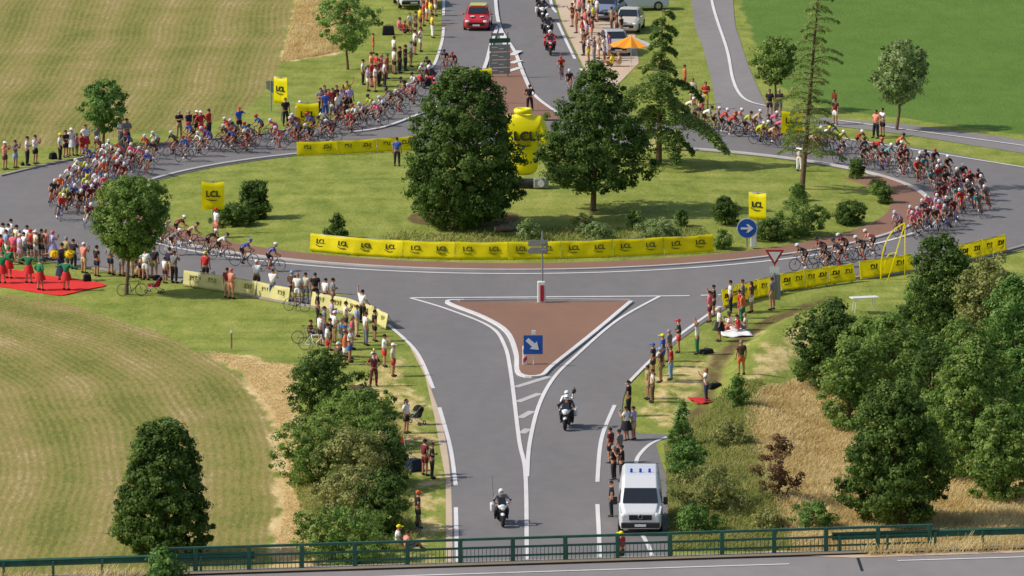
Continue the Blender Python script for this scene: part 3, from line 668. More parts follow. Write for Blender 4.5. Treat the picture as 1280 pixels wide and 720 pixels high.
# ---------------------------------------------------------------- grasses (nobody could count them)
def grass(name, poly, n, h, m, label, wid=.03, seed=1, zfun=None, lean=.35):
    g = np.random.default_rng(seed); P = np.array([[p.x, p.y] for p in poly]); lo = P.min(0); hi = P.max(0); pts = np.zeros((0, 2))
    while len(pts) < n:
        q = lo + g.random((n * 2, 2)) * (hi - lo); pts = np.concatenate([pts, q[poly_mask(q[:, 0], q[:, 1], P)]])
    pts = pts[:n]; z = height(pts[:, 0], pts[:, 1]) if zfun is None else zfun(pts)
    cl = np.sin(pts[:, 0] * 1.7 + 2 * np.sin(pts[:, 1] * .6)) * np.cos(pts[:, 1] * .9 + pts[:, 0] * .4)
    hh = h * g.uniform(.3, 1.2, n) * (1 + .35 * cl); a = g.random(n) * 6.283; u = np.stack([np.cos(a), np.sin(a), 0 * a], 1) * (wid * g.uniform(.6, 1.5, n))[:, None]
    base = np.stack([pts[:, 0], pts[:, 1], z - .02], 1); ln = g.normal(0, lean * 1.3, (n, 2)) * hh[:, None] + np.array([.3, -.15]) * hh[:, None]
    tip = base + np.stack([ln[:, 0], ln[:, 1], hh], 1); V = np.stack([base - u, base + u, tip + u * .6, tip - u * .6], 1).reshape(-1, 3)
    T = np.clip(.5 + .2 * cl + g.normal(0, .2, n), 0, 1)
    o = inst(name, np_mesh(name, V, np.arange(4 * n).reshape(n, 4), m, {'tint': np.repeat(T, 4)})); tag(o, label, 'grass', kind='stuff')
dryp = PL((928, 540), (948, 500), (1000, 482), (1060, 500), (1075, 570), (1140, 610), (1300, 590), (1320, 700), (985, 690), (945, 600))
grass('dry_grass', dryp, 90000, .28, 'blade_dry', 'tall dry yellow grass on the slope below the right grove', .022, 1)
grass('straw_grass', PL((254, 436), (368, 456), (360, 560), (398, 700), (340, 700), (354, 640), (356, 575), (343, 515), (302, 465)), 14000, .07, 'blade_dry', 'flattened pale straw between field and left hedge', .022, 3, lean=1.3)
grass('straw_grass', PL((354, 76), (424, 64), (438, 20), (446, -30), (382, -30), (372, 0)), 26000, .28, 'blade_dry', 'tall pale grass strip beside the upper left field', .025, 4)
grass('verge_grass', PL((830, 560), (905, 500), (950, 490), (940, 560), (990, 690), (835, 690)), 46000, .26, 'blade_green', 'rough green grass on the slope right of the white van', .025, 5)
grass('verge_grass', PL((380, 520), (480, 500), (505, 560), (515, 690), (400, 690), (360, 600)), 24000, .26, 'blade_green', 'rough green grass under the left hedge', .025, 6)
grass('verge_grass', PL((640, 300), (700, 292), (880, 292), (900, 312), (640, 318), (440, 316), (500, 296)), 6000, .22, 'blade_green', 'longer grass behind the yellow island barrier', .04, 7)
grass('dry_grass', [bp(27.5, .1, 0), bp(60, .1, 0), bp(60, .9, 0), bp(27.5, .9, 0)], 2600, .55, 'blade_dry', 'dry grass growing at the foot of the right crash barrier', .02, 8, lambda p: np.full(len(p), BZ - .02))
grass('dry_grass', [bp(-30, -.3, 0), bp(-1.5, -.3, 0), bp(-1.5, 1.2, 0), bp(-30, 1.2, 0)], 3600, .45, 'blade_dry', 'dry grass growing at the foot of the left crash barrier', .02, 9, lambda p: np.full(len(p), BZ - .1))

# ---------------------------------------------------------------- lettering
def text_mesh(s, m, size=1.0, ext=.012, bold=.02, arc=False):
    cu = bpy.data.curves.new('t', 'FONT'); cu.body = s; cu.size = size; cu.extrude = ext; cu.offset = bold; cu.align_x = 'CENTER'; cu.align_y = 'CENTER'; cu.resolution_u = 3
    o = bpy.data.objects.new('t', cu); C.objects.link(o); dg = bpy.context.evaluated_depsgraph_get(); me = bpy.data.meshes.new_from_object(o.evaluated_get(dg)); bpy.data.objects.remove(o)
    me.materials.clear(); me.materials.append(M[m])
    if arc:
        bm = bmesh.new(); bm.from_mesh(me); W = size * .95; prev = None; n = 18
        for i in range(n + 1):
            t = -1.0 + 1.55 * i / n; x = W * t * .98; y = -size * .38 - size * .42 * math.sqrt(max(0, 1 - (t * .98) ** 2)) + size * .06
            th = size * (.012 + .035 * math.sin(math.pi * i / n)); ring = [bm.verts.new((x, y + q * th, zz)) for q, zz in ((-1, -ext), (1, -ext), (1, ext), (-1, ext))]
            if prev:
                for k in range(4): bm.faces.new((prev[k], prev[(k + 1) % 4], ring[(k + 1) % 4], ring[k]))
            prev = ring
        bm.to_mesh(me); bm.free()
    return me
LOGO = text_mesh('LCL', 'ink', .40, .02, .001, True)
LOGO_P = text_mesh('LCL', 'ink_pale', .40, .02, .0, True)
RX = Matrix.Rotation(R(90), 4, 'X')
def cloth_panel(L, h, seed, lean=.0, thick=.02, amp=.03):
    g = random.Random(seed); nx_, nz_ = 22, 6; ph = g.random() * 6; vs = []
    for side in (1, -1):
        for j in range(nz_ + 1):
            for i in range(nx_ + 1):
                x = L * i / nx_; t = j / nz_
                y = amp * math.sin(x * 2.1 + ph + t * 1.4) * math.sin(math.pi * min(1, t + .15)) + amp * .5 * math.sin(x * 5.3 - t * 3 + ph)
                sag = -.05 * h * math.sin(math.pi * x / L) ** 2 * t
                vs.append((x, y + lean * t - side * thick / 2, .03 + h * t + sag))
    k = (nx_ + 1) * (nz_ + 1); fs = []
    for s in (0, 1):
        for j in range(nz_):
            for i in range(nx_):
                a = s * k + j * (nx_ + 1) + i; q = (a, a + 1, a + nx_ + 2, a + nx_ + 1); fs.append(q if s == 0 else q[::-1])
    for i in range(nx_):
        a = i; fs.append((a, a + k, a + k + 1, a + 1)); a = nz_ * (nx_ + 1) + i; fs.append((a, a + 1, a + k + 1, a + k))
    mb = MB(); mb.add(vs, fs); return mb
nbar = [0]
def barrier(p0, p1, h, label, group, m='banner', logo=LOGO, nlogo=2, flip=False, back=False, lsc=1.0, feet=True):
    """a banner-covered barrier from p0 to p1; the front (local -Y) faces right of the direction p0->p1"""
    nbar[0] += 1; d = p1 - p0; L = math.hypot(d.x, d.y) - .04; t = empty('advertising_barrier', Vector((p0.x, p0.y, max(hz(p0), 0.02))), math.atan2(d.y, d.x)); tag(t, label, 'barrier', group)
    c = cloth_panel(L, h, nbar[0] * 3, lean=.16).build('banner', m, t, True)
    mb = MB(); mb.tube([(.05, .05, 0), (.05, .2, h + .02)], .02, 6); mb.tube([(L - .05, .05, 0), (L - .05, .2, h + .02)], .02, 6); mb.tube([(.05, .2, h + .0), (L - .05, .2, h + .0)], .02, 6)
    for x in (.3, L - .3): mb.tube([(x, -.18, .02), (x, .75, .02)], .02, 6); mb.tube([(x, .7, .02), (x, .2, h - .05)], .018, 6)
    mb.build('frame', 'pole_grey', t)
    for k in range(nlogo):
        x = L * (k + .5) / nlogo
        o = inst('logo', logo, t, (x, .16 * .55 - .01, .03 + h * .58), rot=(R(90) - .16, 0, R(180) if flip else 0), sc=lsc)
        o.scale = (lsc * .92, lsc * .92, lsc * 2.3)
def barrier_row(path, h, seg, label, group, **k):
    P = smooth_line(path, 12); cum = [0]
    for a, b in zip(P[:-1], P[1:]): cum.append(cum[-1] + (b - a).length)
    n = max(1, round(cum[-1] / seg)); pts = []
    for i in range(n + 1):
        s = cum[-1] * i / n; j = next(q for q in range(len(cum)) if cum[q] >= s - 1e-6); 
        pts.append(P[0] if j == 0 else P[j - 1].lerp(P[j], (s - cum[j - 1]) / (cum[j] - cum[j - 1])))
    ords = ['leftmost', 'second from left', 'third from left', 'fourth from left', 'fifth from left', 'sixth from left', 'seventh from left', 'eighth from left', 'ninth from left']
    for i in range(n):
        a, b = pts[i], pts[i + 1]
        o_ = ords[i] if i < n - 1 else 'rightmost'
        if n == 1: o_ = 'single'
        barrier(a, b, h, f'{o_} {label}', group, **k)
barrier_row([at(387, 313), at(444, 319), at(510, 323), at(570, 325), at(634, 325.5), at(700, 325), at(770, 323), at(830, 320.5), at(893, 317)], .98, 2.95, 'yellow logo barrier of the row along the front of the island', 'yellow barriers along the front of the island', lsc=1.0)
barrier_row([at(372, 194), at(440, 192), at(520, 187)], .82, 2.4, 'yellow barrier of the row at the back left of the island', 'yellow barriers at the back of the island', flip=True, lsc=.9)
barrier_row([at(812, 189), at(858, 190)], .8, 2.4, 'pale yellow barrier at the back right of the island by the cedar', 'yellow barriers at the back of the island', flip=True, m='banner_pale', logo=LOGO_P, lsc=.9)
barrier_row([at(228, 356), at(295, 366), at(360, 379)], .84, 2.9, 'pale yellow barrier of the row below the round roadside tree', 'pale yellow barriers along the lower left road edge', m='banner_pale', logo=LOGO_P, flip=True)
barrier_row([at(388, 383), at(430, 391), at(458, 399), at(482, 412)], .8, 2.6, 'pale yellow barrier of the row curving to the south road', 'pale yellow barriers along the lower left road edge', m='banner_pale', logo=LOGO_P, flip=True)
barrier_row([at(905, 387), at(930, 379), at(975, 368)], .98, 2.2, 'yellow barrier of the row left of the give way sign', 'yellow barriers along the lower right road edge', flip=True, lsc=.9)
barrier_row([at(977, 367), at(1030, 359), at(1070, 354)], .98, 2.2, 'yellow barrier of the row right of the give way sign', 'yellow barriers along the lower right road edge', flip=True, lsc=.9)
barrier_row([at(1076, 352), at(1143, 342)], .98, 3.0, 'yellow barrier under the yellow hoop', 'yellow barriers along the lower right road edge', flip=True)
barrier_row([at(1200, 332), at(1260, 318)], .98, 3.0, 'yellow barrier seen over the grove trees at the far right', 'yellow barriers along the lower right road edge', flip=True)

def flag_panel(x, ytop, wpx, hpx, ybase, label, rot=0, pole=True, text='LCL', dim=False):
    base = atg(x, ybase); s = sc_at(ybase); W, H = wpx / s, hpx / s * 1.015; z0 = (ybase - ytop - hpx) / s * 1.015
    t = empty('yellow_flag', base, R(rot)); tag(t, label, 'flag', 'square yellow advertising flags')
    mb = MB(); mb.tube([(0, .05, 0), (0, .05, z0 + H)], .035, 8); mb.tube([(-W / 2, .05, z0 + H - .04), (W / 2, .05, z0 + H - .04)], .02, 6); mb.build('pole', 'pole_grey', t)
    p = cloth_panel(W, H - .03, int(x), 0, .03, .015); p.v = [(a - W / 2, b, c + z0 - .03) for a, b, c in p.v]; p.build('flag_cloth', 'sign_yellow', t, True)
    inst('logo', text_mesh(text, 'ink', W * .38, .03, .012, True), t, (0, -.03, z0 + H * .54), rot=(R(90), 0, 0))
flag_panel(352, 95, 22, 33, 150, 'upper yellow square flag behind the left bunch of riders', -40)
flag_panel(385.5, 127, 28, 33, 168, 'yellow square flag at the kerb right of the left bunch, lower of two')
flag_panel(267, 225, 28, 35, 292, 'yellow square flag on the left side of the island')
flag_panel(947, 242, 25, 34, 300, 'yellow square flag behind the round blue arrow sign', -32)
flag_panel(991, 140, 27, 28, 196, 'yellow square flag half hidden by the thin larch')
flag_panel(603, 85, 26, 22, 132, 'yellow square flag above the big dark tree beside the direction sign')

# ---------------------------------------------------------------- road signs
def post_sign(name, x, ybase, label, cat='road sign', rot=0):
    b_ = atg(x, ybase); b_.z = max(b_.z, .1); t = empty(name, b_, R(rot)); tag(t, label, cat); return t, sc_at(ybase)
t, s = post_sign('arrow_sign', 934, 313, 'round blue sign with white right arrow at the island edge')
mb = MB(); mb.tube([(0, .06, 0), (0, .06, 1.7)], .04, 8); mb.build('post', 'pole_grey', t)
mb = MB(); mb.tube([(0, -.01, 1.12), (0, .02, 1.12)], .58, 32); mb.build('disc_edge', 'sign_white', t)
mb = MB(); mb.tube([(0, -.03, 1.12), (0, -.012, 1.12)], .54, 32); mb.build('disc', 'sign_blue', t)
mb = MB(); arrow = [(-.36, .06), (.08, .06), (-.06, .24), (.08, .24), (.36, 0), (.08, -.24), (-.06, -.24), (.08, -.06), (-.36, -.06)]
mb.prism([(a, -.045, 1.12 + b_) for a, b_ in arrow], (0, .012, 0)); mb.build('arrow', 'sign_white', t)
mb = MB(); mb.box((.38, .3, .55), (.34, .3, 1.1)); mb.build('bollard', 'sign_white', t, bevel=.04)
t, s = post_sign('keep_right_sign', 666, 459, 'square blue sign with white diagonal arrow on the brown splitter island')
mb = MB(); mb.tube([(.02, .06, 0), (.02, .06, 1.75)], .04, 8); mb.box((.02, .06, 1.72), (.22, .1, .2)); mb.build('post', 'sign_white', t)
mb = MB(); mb.box((0, 0, 1.08), (1.0, .03, 1.0)); mb.build('panel', 'sign_blue', t, bevel=.01)
mb = MB(); c45 = math.cos(R(-42)); s45 = math.sin(R(-42))
ar = [(-.42, .11), (.02, .11), (.02, .27), (.4, 0), (.02, -.27), (.02, -.11), (-.42, -.11)]
mb.prism([(a * c45 - b_ * s45, -.032, 1.08 + a * s45 + b_ * c45) for a, b_ in ar], (0, .012, 0)); mb.build('arrow', 'sign_white', t)
mb = MB(); mb.box((-.42, .12, .5), (.26, .22, 1.0)); bl = mb.build('bollard', 'sign_white', t, bevel=.05)
mb = MB(); mb.prism([(-.52, 0, .1), (-.32, 0, .28), (-.32, 0, .5), (-.52, 0, .34)], (0, .02, 0)); mb.prism([(-.52, 0, .6), (-.32, 0, .78), (-.32, 0, .95), (-.52, 0, .82)], (0, .02, 0)); mb.build('red_band', 'sign_red', bl)
t, s = post_sign('direction_sign', 678, 381, 'grey backed direction sign on a tall post at the top of the splitter')
mb = MB(); mb.tube([(0, 0, 0), (0, 0, 3.95)], .045, 8); mb.build('post', 'pole_grey', t)
for z in (3.3, 2.9):
    mb = MB(); mb.prism([(-.78, -.05, z - .15), (-.62, -.05, z - .19), (.3, -.05, z - .17), (.3, -.05, z + .17), (-.62, -.05, z + .17), (-.78, -.05, z + .05)], (0, .04, 0)); mb.box((.05, -.07, z), (.3, .04, .08)); mb.build('sign_panel', 'sign_grey', t)
mb = MB(); mb.box((-.05, .02, .6), (.46, .3, 1.2)); bl = mb.build('bollard', 'sign_white', t, bevel=.06)
mb = MB(); mb.box((-.02, -.15, .55), (.2, .03, .9)); mb.build('red_band', 'sign_red', bl)
t, s = post_sign('give_way_sign', 968, 386, 'red and white give way triangle above a white plate at the right barriers')
mb = MB(); mb.tube([(0, .05, 0), (0, .05, 3.1)], .04, 8); mb.build('post', 'pole_grey', t)
def tri(r, z, y, d): return [(0 + r * math.sin(R(a)), y, z + r * math.cos(R(a))) for a in (60, 180, 300)]
mb = MB(); mb.prism(tri(.6, 2.78, 0, 0), (0, .03, 0)); mb.build('triangle', 'sign_red', t, bevel=.01)
mb = MB(); mb.prism(tri(.38, 2.78, -.012, 0), (0, .01, 0)); mb.build('triangle_centre', 'sign_white', t)
mb = MB(); mb.box((0, 0, 1.98), (.52, .03, .32)); mb.build('plate', 'sign_white', t)
mb = MB(); mb.box((.08, .12, 1.0), (.5, .1, 1.4)); mb.build('box', 'sign_grey', t, bevel=.03)
# big direction board seen from the back, at the north splitter
t, s = post_sign('direction_board', 626, 98, 'large direction board with green header at the north splitter', rot=12)
mb = MB()
for x in (-.55, .55): mb.tube([(x, .08, 0), (x, .08, 3.0)], .06, 8)
mb.build('post', 'pole_grey', t)
for k, (z, hh) in enumerate(((2.45, .34), (1.95, .48), (1.42, .48), (.9, .48), (.4, .42))):
    mb = MB(); mb.box((0, 0, z), (1.42, .05, hh - .03)); mb.build('board_panel', 'sign_green' if k == 0 else 'sign_grey', t, bevel=.01)
    if k:
        mb = MB()
        for j, (x, wd_) in enumerate(((-.35, .4), (.1, .3))): mb.box((x, -.03, z + .05 - .1 * j), (wd_, .012, .06))
        mb.build('marking', 'sign_white', t)
mb = MB(); mb.box((-.1, .1, 2.85), (.8, .1, .18)); mb.build('header', 'sign_grey', t)
# marker post and pale sign behind the left bunch
t, s = post_sign('sign_back', 340, 140, 'small grey sign back left of the upper yellow flag'); mb = MB(); mb.tube([(0, 0, 0), (0, 0, 2)], .04, 6); mb.build('post', 'pole_grey', t); mb = MB(); mb.prism([(-.3, 0, 1.5), (.3, 0, 1.1), (.3, 0, 2.0), (-.3, 0, 2.0)], (0, .03, 0)); mb.build('sign_panel', 'sign_grey', t)
t, s = post_sign('marker_post', 289, 437, 'thin grey marker post at the corner of the lower left field', 'marker post'); mb = MB(); mb.tube([(0, 0, 0), (0, 0, .85)], .05, 6); mb.build('post', 'bark_pale', t); mb = MB(); mb.tube([(0, 0, .85), (0, 0, .98)], .055, 6); mb.build('cap', 'sign_white', t)

# ---------------------------------------------------------------- skinned figures
def skin_mesh(name, verts, edges, m, sub=1, smooth=True):
    me = bpy.data.meshes.new('sk'); me.from_pydata([v[0] for v in verts], edges, []); o = bpy.data.objects.new('sk', me); C.objects.link(o)
    md = o.modifiers.new('skin', 'SKIN'); md.use_smooth_shade = smooth
    for i, v in enumerate(verts):
        r = v[1]; me.skin_vertices[0].data[i].radius = (r, r) if not hasattr(r, '__len__') else r
    me.skin_vertices[0].data[0].use_root = True
    ss = o.modifiers.new('sub', 'SUBSURF'); ss.levels = sub; ss.render_levels = sub
    dg = bpy.context.evaluated_depsgraph_get(); out = bpy.data.meshes.new_from_object(o.evaluated_get(dg)); bpy.data.objects.remove(o)
    out.name = name; out.materials.clear(); out.materials.append(M[m]); return out
def body_from(J, name):
    """J: joint dict. Returns the body mesh (skin, with face and fingers) and functions for clothes"""
    ks = ['pel', 'spi', 'che', 'nec', 'hea']; rad = dict(pel=(.15, .115), spi=(.125, .1), che=(.15, .115), nec=(.055, .055), hea=(.075, .075))
    v = []; e = []; ix = {}
    def a(k, r): ix[k] = len(v); v.append((J[k], r))
    for k in ks: a(k, rad[k])
    for s in 'LR':
        a('sho' + s, .062); a('elb' + s, .042); a('wri' + s, .028); a('han' + s, (.036, .022))
        a('hip' + s, .092); a('kne' + s, .062); a('ank' + s, .04); a('toe' + s, .036)
        e += [(ix['che'], ix['sho' + s]), (ix['sho' + s], ix['elb' + s]), (ix['elb' + s], ix['wri' + s]), (ix['wri' + s], ix['han' + s]), (ix['pel'], ix['hip' + s]), (ix['hip' + s], ix['kne' + s]), (ix['kne' + s], ix['ank' + s]), (ix['ank' + s], ix['toe' + s])]
    e += [(0, 1), (1, 2), (2, 3), (3, 4)]
    me = skin_mesh(name, v, e, 'skin'); me.materials.append(M['eye'])
    # head, nose, ears, eyes, fingers joined to the same mesh
    mb = MB(); H = Vector(J['hea']); f = Vector(J['fwd']).normalized(); upv = (H - Vector(J['nec'])).normalized(); upv = Vector(J.get('hup', (0, 0, 1))).normalized(); sdv = upv.cross(f).normalized(); f = sdv.cross(upv).normalized()
    rot = Matrix((sdv, -f, upv)).transposed()
    c = H + upv * .055; mb.ell(c, (.075, .095, .118), 12, 9, rot=rot)
    mb.ell(c + f * .096 - upv * .015, (.014, .02, .026), 6, 4, rot=rot); mb.ell(c + f * .085 - upv * .055, (.026, .012, .009), 6, 4, rot=rot)
    for s in (-1, 1): mb.ell(c + sdv * s * .077 - upv * .01, (.012, .022, .032), 6, 4, rot=rot)
    for s, S in ((-1, 'L'), (1, 'R')):
        h = Vector(J['han' + S]); d = (h - Vector(J['wri' + S])).normalized(); b_ = d.cross(Vector((0, 0, 1)) if abs(d.z) < .8 else Vector((0, 1, 0))).normalized(); curl = d.cross(b_).normalized()
        for q, L in ((-1.5, .062), (-.5, .074), (.5, .07), (1.5, .055)):
            p0 = h + b_ * q * .019; mb.tube([p0, p0 + d * L * .55, p0 + d * L * .9 + curl * L * .45], [.0095, .009, .0065], 5)
        p0 = h - d * .03 + b_ * .034; mb.tube([p0, p0 + b_ * .03 + d * .025, p0 + b_ * .034 + d * .055], [.011, .01, .0075], 5)
    nskin = len(mb.f); mb.mi = 1
    for s in (-1, 1): mb.ell(c + f * .087 + sdv * s * .03 + upv * .012, (.013, .008, .009), 6, 4, rot=rot)
    bm = bmesh.new(); bm.from_mesh(me); tmp = mb.mesh('tmp', ['skin', 'eye'], True); bm.from_mesh(tmp); bm.to_mesh(me); bm.free(); bpy.data.meshes.remove(tmp)
    return me, c, rot
def clothes(J, kind, name):
    v = []; e = []; ix = {}
    def a(k, r, p=None): ix[k] = len(v); v.append((p if p is not None else J[k], r))
    def lerp(a_, b_, t): return tuple(Vector(J[a_]).lerp(Vector(J[b_]), t))
    if kind in ('top', 'long_top', 'jersey'):
        a('pel', (.175, .14), lerp('pel', 'spi', .0)); a('spi', (.15, .125)); a('che', (.172, .14)); a('nk', (.07, .07), lerp('che', 'nec', .75)); e += [(0, 1), (1, 2), (2, 3)]
        for s in 'LR':
            a('sho' + s, .08); e.append((2, ix['sho' + s]))
            if kind == 'long_top': a('elb' + s, .058); a('w' + s, .044, lerp('elb' + s, 'wri' + s, .92)); e += [(ix['sho' + s], ix['elb' + s]), (ix['elb' + s], ix['w' + s])]
            else: a('m' + s, .066, lerp('sho' + s, 'elb' + s, .68)); e.append((ix['sho' + s], ix['m' + s]))
    elif kind in ('shorts', 'trousers', 'bib'):
        a('pel', (.168, .135)); a('w', (.15, .12), lerp('pel', 'spi', .45)); e.append((0, 1))
        for s in 'LR':
            a('hip' + s, .118 if kind != 'bib' else .105); e.append((0, ix['hip' + s]))
            if kind == 'trousers': a('kne' + s, .08); a('a' + s, .064, lerp('kne' + s, 'ank' + s, .93)); e += [(ix['hip' + s], ix['kne' + s]), (ix['kne' + s], ix['a' + s])]
            else: a('k' + s, .095 if kind == 'shorts' else .072, lerp('hip' + s, 'kne' + s, .78)); e.append((ix['hip' + s], ix['k' + s]))
    return skin_mesh(name, v, e, 'cloth')
def skirt_mesh(J, long=False):
    mb = MB(); p = Vector(J['spi']).lerp(Vector(J['pel']), .5); k = (Vector(J['kneL']) + Vector(J['kneR'])) / 2; k.z -= .25 if long else -.08
    mb.tube([p, Vector(J['pel']), p.lerp(k, .6), k], [.15, .185, .23, .29 if long else .27], 16, cap=False); return mb.mesh('skirt', 'cloth', True)
def shoes_mesh(J):
    out = []
    for s in 'LR':
        mb = MB(); a_, t_ = Vector(J['ank' + s]), Vector(J['toe' + s]); mb.tube([a_ + Vector((0, 0, -.0)) - (t_ - a_) * .25, a_ + (t_ - a_) * .35 + Vector((0, 0, -.015)), t_ + (t_ - a_) * .12], [.052, .052, .036], 8); out.append(mb.mesh('shoe', 'cloth', True))
    return out
def J0():
    return dict(pel=(0, 0, .94), spi=(0, .01, 1.12), che=(0, 0, 1.33), nec=(0, -.01, 1.49), hea=(0, -.02, 1.57), fwd=(0, -1, 0),
        shoL=(-.17, 0, 1.42), shoR=(.17, 0, 1.42), elbL=(-.22, .02, 1.14), elbR=(.22, .02, 1.14), wriL=(-.23, -.04, .9), wriR=(.23, -.04, .9), hanL=(-.23, -.06, .82), hanR=(.23, -.06, .82),
        hipL=(-.09, 0, .9), hipR=(.09, 0, .9), kneL=(-.11, -.01, .49), kneR=(.11, -.01, .49), ankL=(-.12, .02, .08), ankR=(.12, .02, .08), toeL=(-.13, -.13, .035), toeR=(.13, -.13, .035))
POSE = {}
def pose(name, **kw): j = J0(); j.update(kw); POSE[name] = j
pose('stand')
pose('phone', elbL=(-.2, -.15, 1.2), elbR=(.2, -.15, 1.2), wriL=(-.08, -.3, 1.42), wriR=(.08, -.3, 1.42), hanL=(-.05, -.32, 1.5), hanR=(.05, -.32, 1.5))
pose('fold', elbL=(-.24, -.02, 1.15), elbR=(.24, -.02, 1.15), wriL=(0, -.19, 1.2), wriR=(0, -.21, 1.16), hanL=(.08, -.19, 1.21), hanR=(-.08, -.21, 1.17))
pose('hips', elbL=(-.33, .06, 1.18), elbR=(.33, .06, 1.18), wriL=(-.18, -.03, 1.02), wriR=(.18, -.03, 1.02), hanL=(-.13, -.08, 1.0), hanR=(.13, -.08, 1.0), kneL=(-.14, -.03, .49), ankL=(-.18, .0, .08), toeL=(-.21, -.14, .035))
pose('wave', elbR=(.32, -.05, 1.6), wriR=(.36, -.1, 1.84), hanR=(.37, -.11, 1.92), elbL=(-.24, -.04, 1.15), wriL=(-.2, -.2, 1.02), hanL=(-.19, -.25, .97))
pose('cheer', elbR=(.3, -.05, 1.62), wriR=(.24, -.1, 1.85), hanR=(.22, -.11, 1.93), elbL=(-.3, -.05, 1.62), wriL=(-.24, -.1, 1.85), hanL=(-.22, -.11, 1.93))
pose('point', elbR=(.26, -.24, 1.36), wriR=(.3, -.48, 1.38), hanR=(.3, -.56, 1.39))
pose('stride', kneL=(-.1, -.2, .5), ankL=(-.1, -.24, .08), toeL=(-.1, -.39, .04), kneR=(.1, .05, .48), ankR=(.1, .3, .14), toeR=(.1, .18, .05), wriL=(-.23, .12, .92), hanL=(-.23, .13, .84), wriR=(.22, -.2, .95), hanR=(.22, -.24, .88))
pose('aside', elbL=(-.42, 0, 1.3), elbR=(.42, 0, 1.3), wriL=(-.64, -.05, 1.24), wriR=(.64, -.05, 1.24), hanL=(-.72, -.06, 1.23), hanR=(.72, -.06, 1.23))
pose('sit', pel=(0, .0, .16), spi=(0, .06, .34), che=(0, .04, .55), nec=(0, .0, .71), hea=(0, -.02, .79), shoL=(-.17, .03, .64), shoR=(.17, .03, .64), elbL=(-.24, -.02, .4), elbR=(.24, -.02, .4),
     wriL=(-.16, -.24, .42), wriR=(.16, -.24, .42), hanL=(-.14, -.31, .42), hanR=(.14, -.31, .42), hipL=(-.09, -.03, .14), hipR=(.09, -.03, .14), kneL=(-.13, -.4, .42), kneR=(.13, -.4, .42), ankL=(-.13, -.62, .1), ankR=(.13, -.62, .1), toeL=(-.13, -.76, .04), toeR=(.13, -.76, .04))
pose('ride_a', pel=(0, .2, 1.0), spi=(0, .06, 1.14), che=(0, -.14, 1.24), nec=(0, -.27, 1.31), hea=(0, -.33, 1.36), hup=(0, -.35, 1), shoL=(-.18, -.19, 1.24), shoR=(.18, -.19, 1.24), elbL=(-.24, -.3, 1.02), elbR=(.24, -.3, 1.02),
     wriL=(-.21, -.47, .95), wriR=(.21, -.47, .95), hanL=(-.205, -.53, .93), hanR=(.205, -.53, .93), hipL=(-.09, .17, .95), hipR=(.09, .17, .95), kneL=(-.1, -.13, .8), kneR=(.1, -.02, .58), ankL=(-.1, .0, .46), ankR=(.1, .12, .21), toeL=(-.1, -.13, .40), toeR=(.1, -.01, .14))
POSE['ride_b'] = {k: v for k, v in POSE['ride_a'].items()}
for q in ('kne', 'ank', 'toe'):
    l_, r_ = POSE['ride_a'][q + 'L'], POSE['ride_a'][q + 'R']; POSE['ride_b'][q + 'L'] = (-.1, r_[1], r_[2]); POSE['ride_b'][q + 'R'] = (.1, l_[1], l_[2])
POSE['ride_b'].update(che=(0, -.12, 1.3), nec=(0, -.23, 1.4), hea=(0, -.28, 1.46), shoL=(-.18, -.16, 1.31), shoR=(.18, -.16, 1.31), spi=(0, .07, 1.17))
pose('moto', pel=(0, .12, .86), spi=(0, .12, 1.04), che=(0, .04, 1.26), nec=(0, -.02, 1.41), hea=(0, -.05, 1.49), shoL=(-.19, .02, 1.35), shoR=(.19, .02, 1.35), elbL=(-.33, -.2, 1.16), elbR=(.33, -.2, 1.16),
     wriL=(-.36, -.43, 1.08), wriR=(.36, -.43, 1.08), hanL=(-.35, -.5, 1.07), hanR=(.35, -.5, 1.07), hipL=(-.12, .08, .84), hipR=(.12, .08, .84), kneL=(-.24, -.26, .72), kneR=(.24, -.26, .72), ankL=(-.25, .02, .36), ankR=(.25, .02, .36), toeL=(-.26, -.13, .31), toeR=(.26, -.13, .31))
pose('pillion', pel=(0, .12, .98), spi=(0, .12, 1.16), che=(0, .08, 1.38), nec=(0, .03, 1.53), hea=(0, .0, 1.61), shoL=(-.19, .05, 1.47), shoR=(.19, .05, 1.47), elbL=(-.25, -.12, 1.25), elbR=(.3, -.16, 1.45),
     wriL=(-.2, -.26, 1.2), wriR=(.3, -.24, 1.7), hanL=(-.18, -.32, 1.2), hanR=(.3, -.25, 1.78), hipL=(-.14, .08, .92), hipR=(.14, .08, .92), kneL=(-.26, -.24, .78), kneR=(.26, -.24, .78), ankL=(-.27, .0, .42), ankR=(.27, .0, .42), toeL=(-.28, -.14, .37), toeR=(.28, -.14, .37))
BODY = {}; CL = {}
for k, j in POSE.items(): BODY[k] = body_from(j, 'person')
def cl(posename, kind):
    key = (posename, kind)
    if key not in CL:
        j = POSE[posename]
        if kind in ('skirt', 'dress'): CL[key] = skirt_mesh(j, kind == 'dress')
        elif kind == 'shoes': CL[key] = shoes_mesh(j)
        else: CL[key] = clothes(j, kind, kind)
    return CL[key]
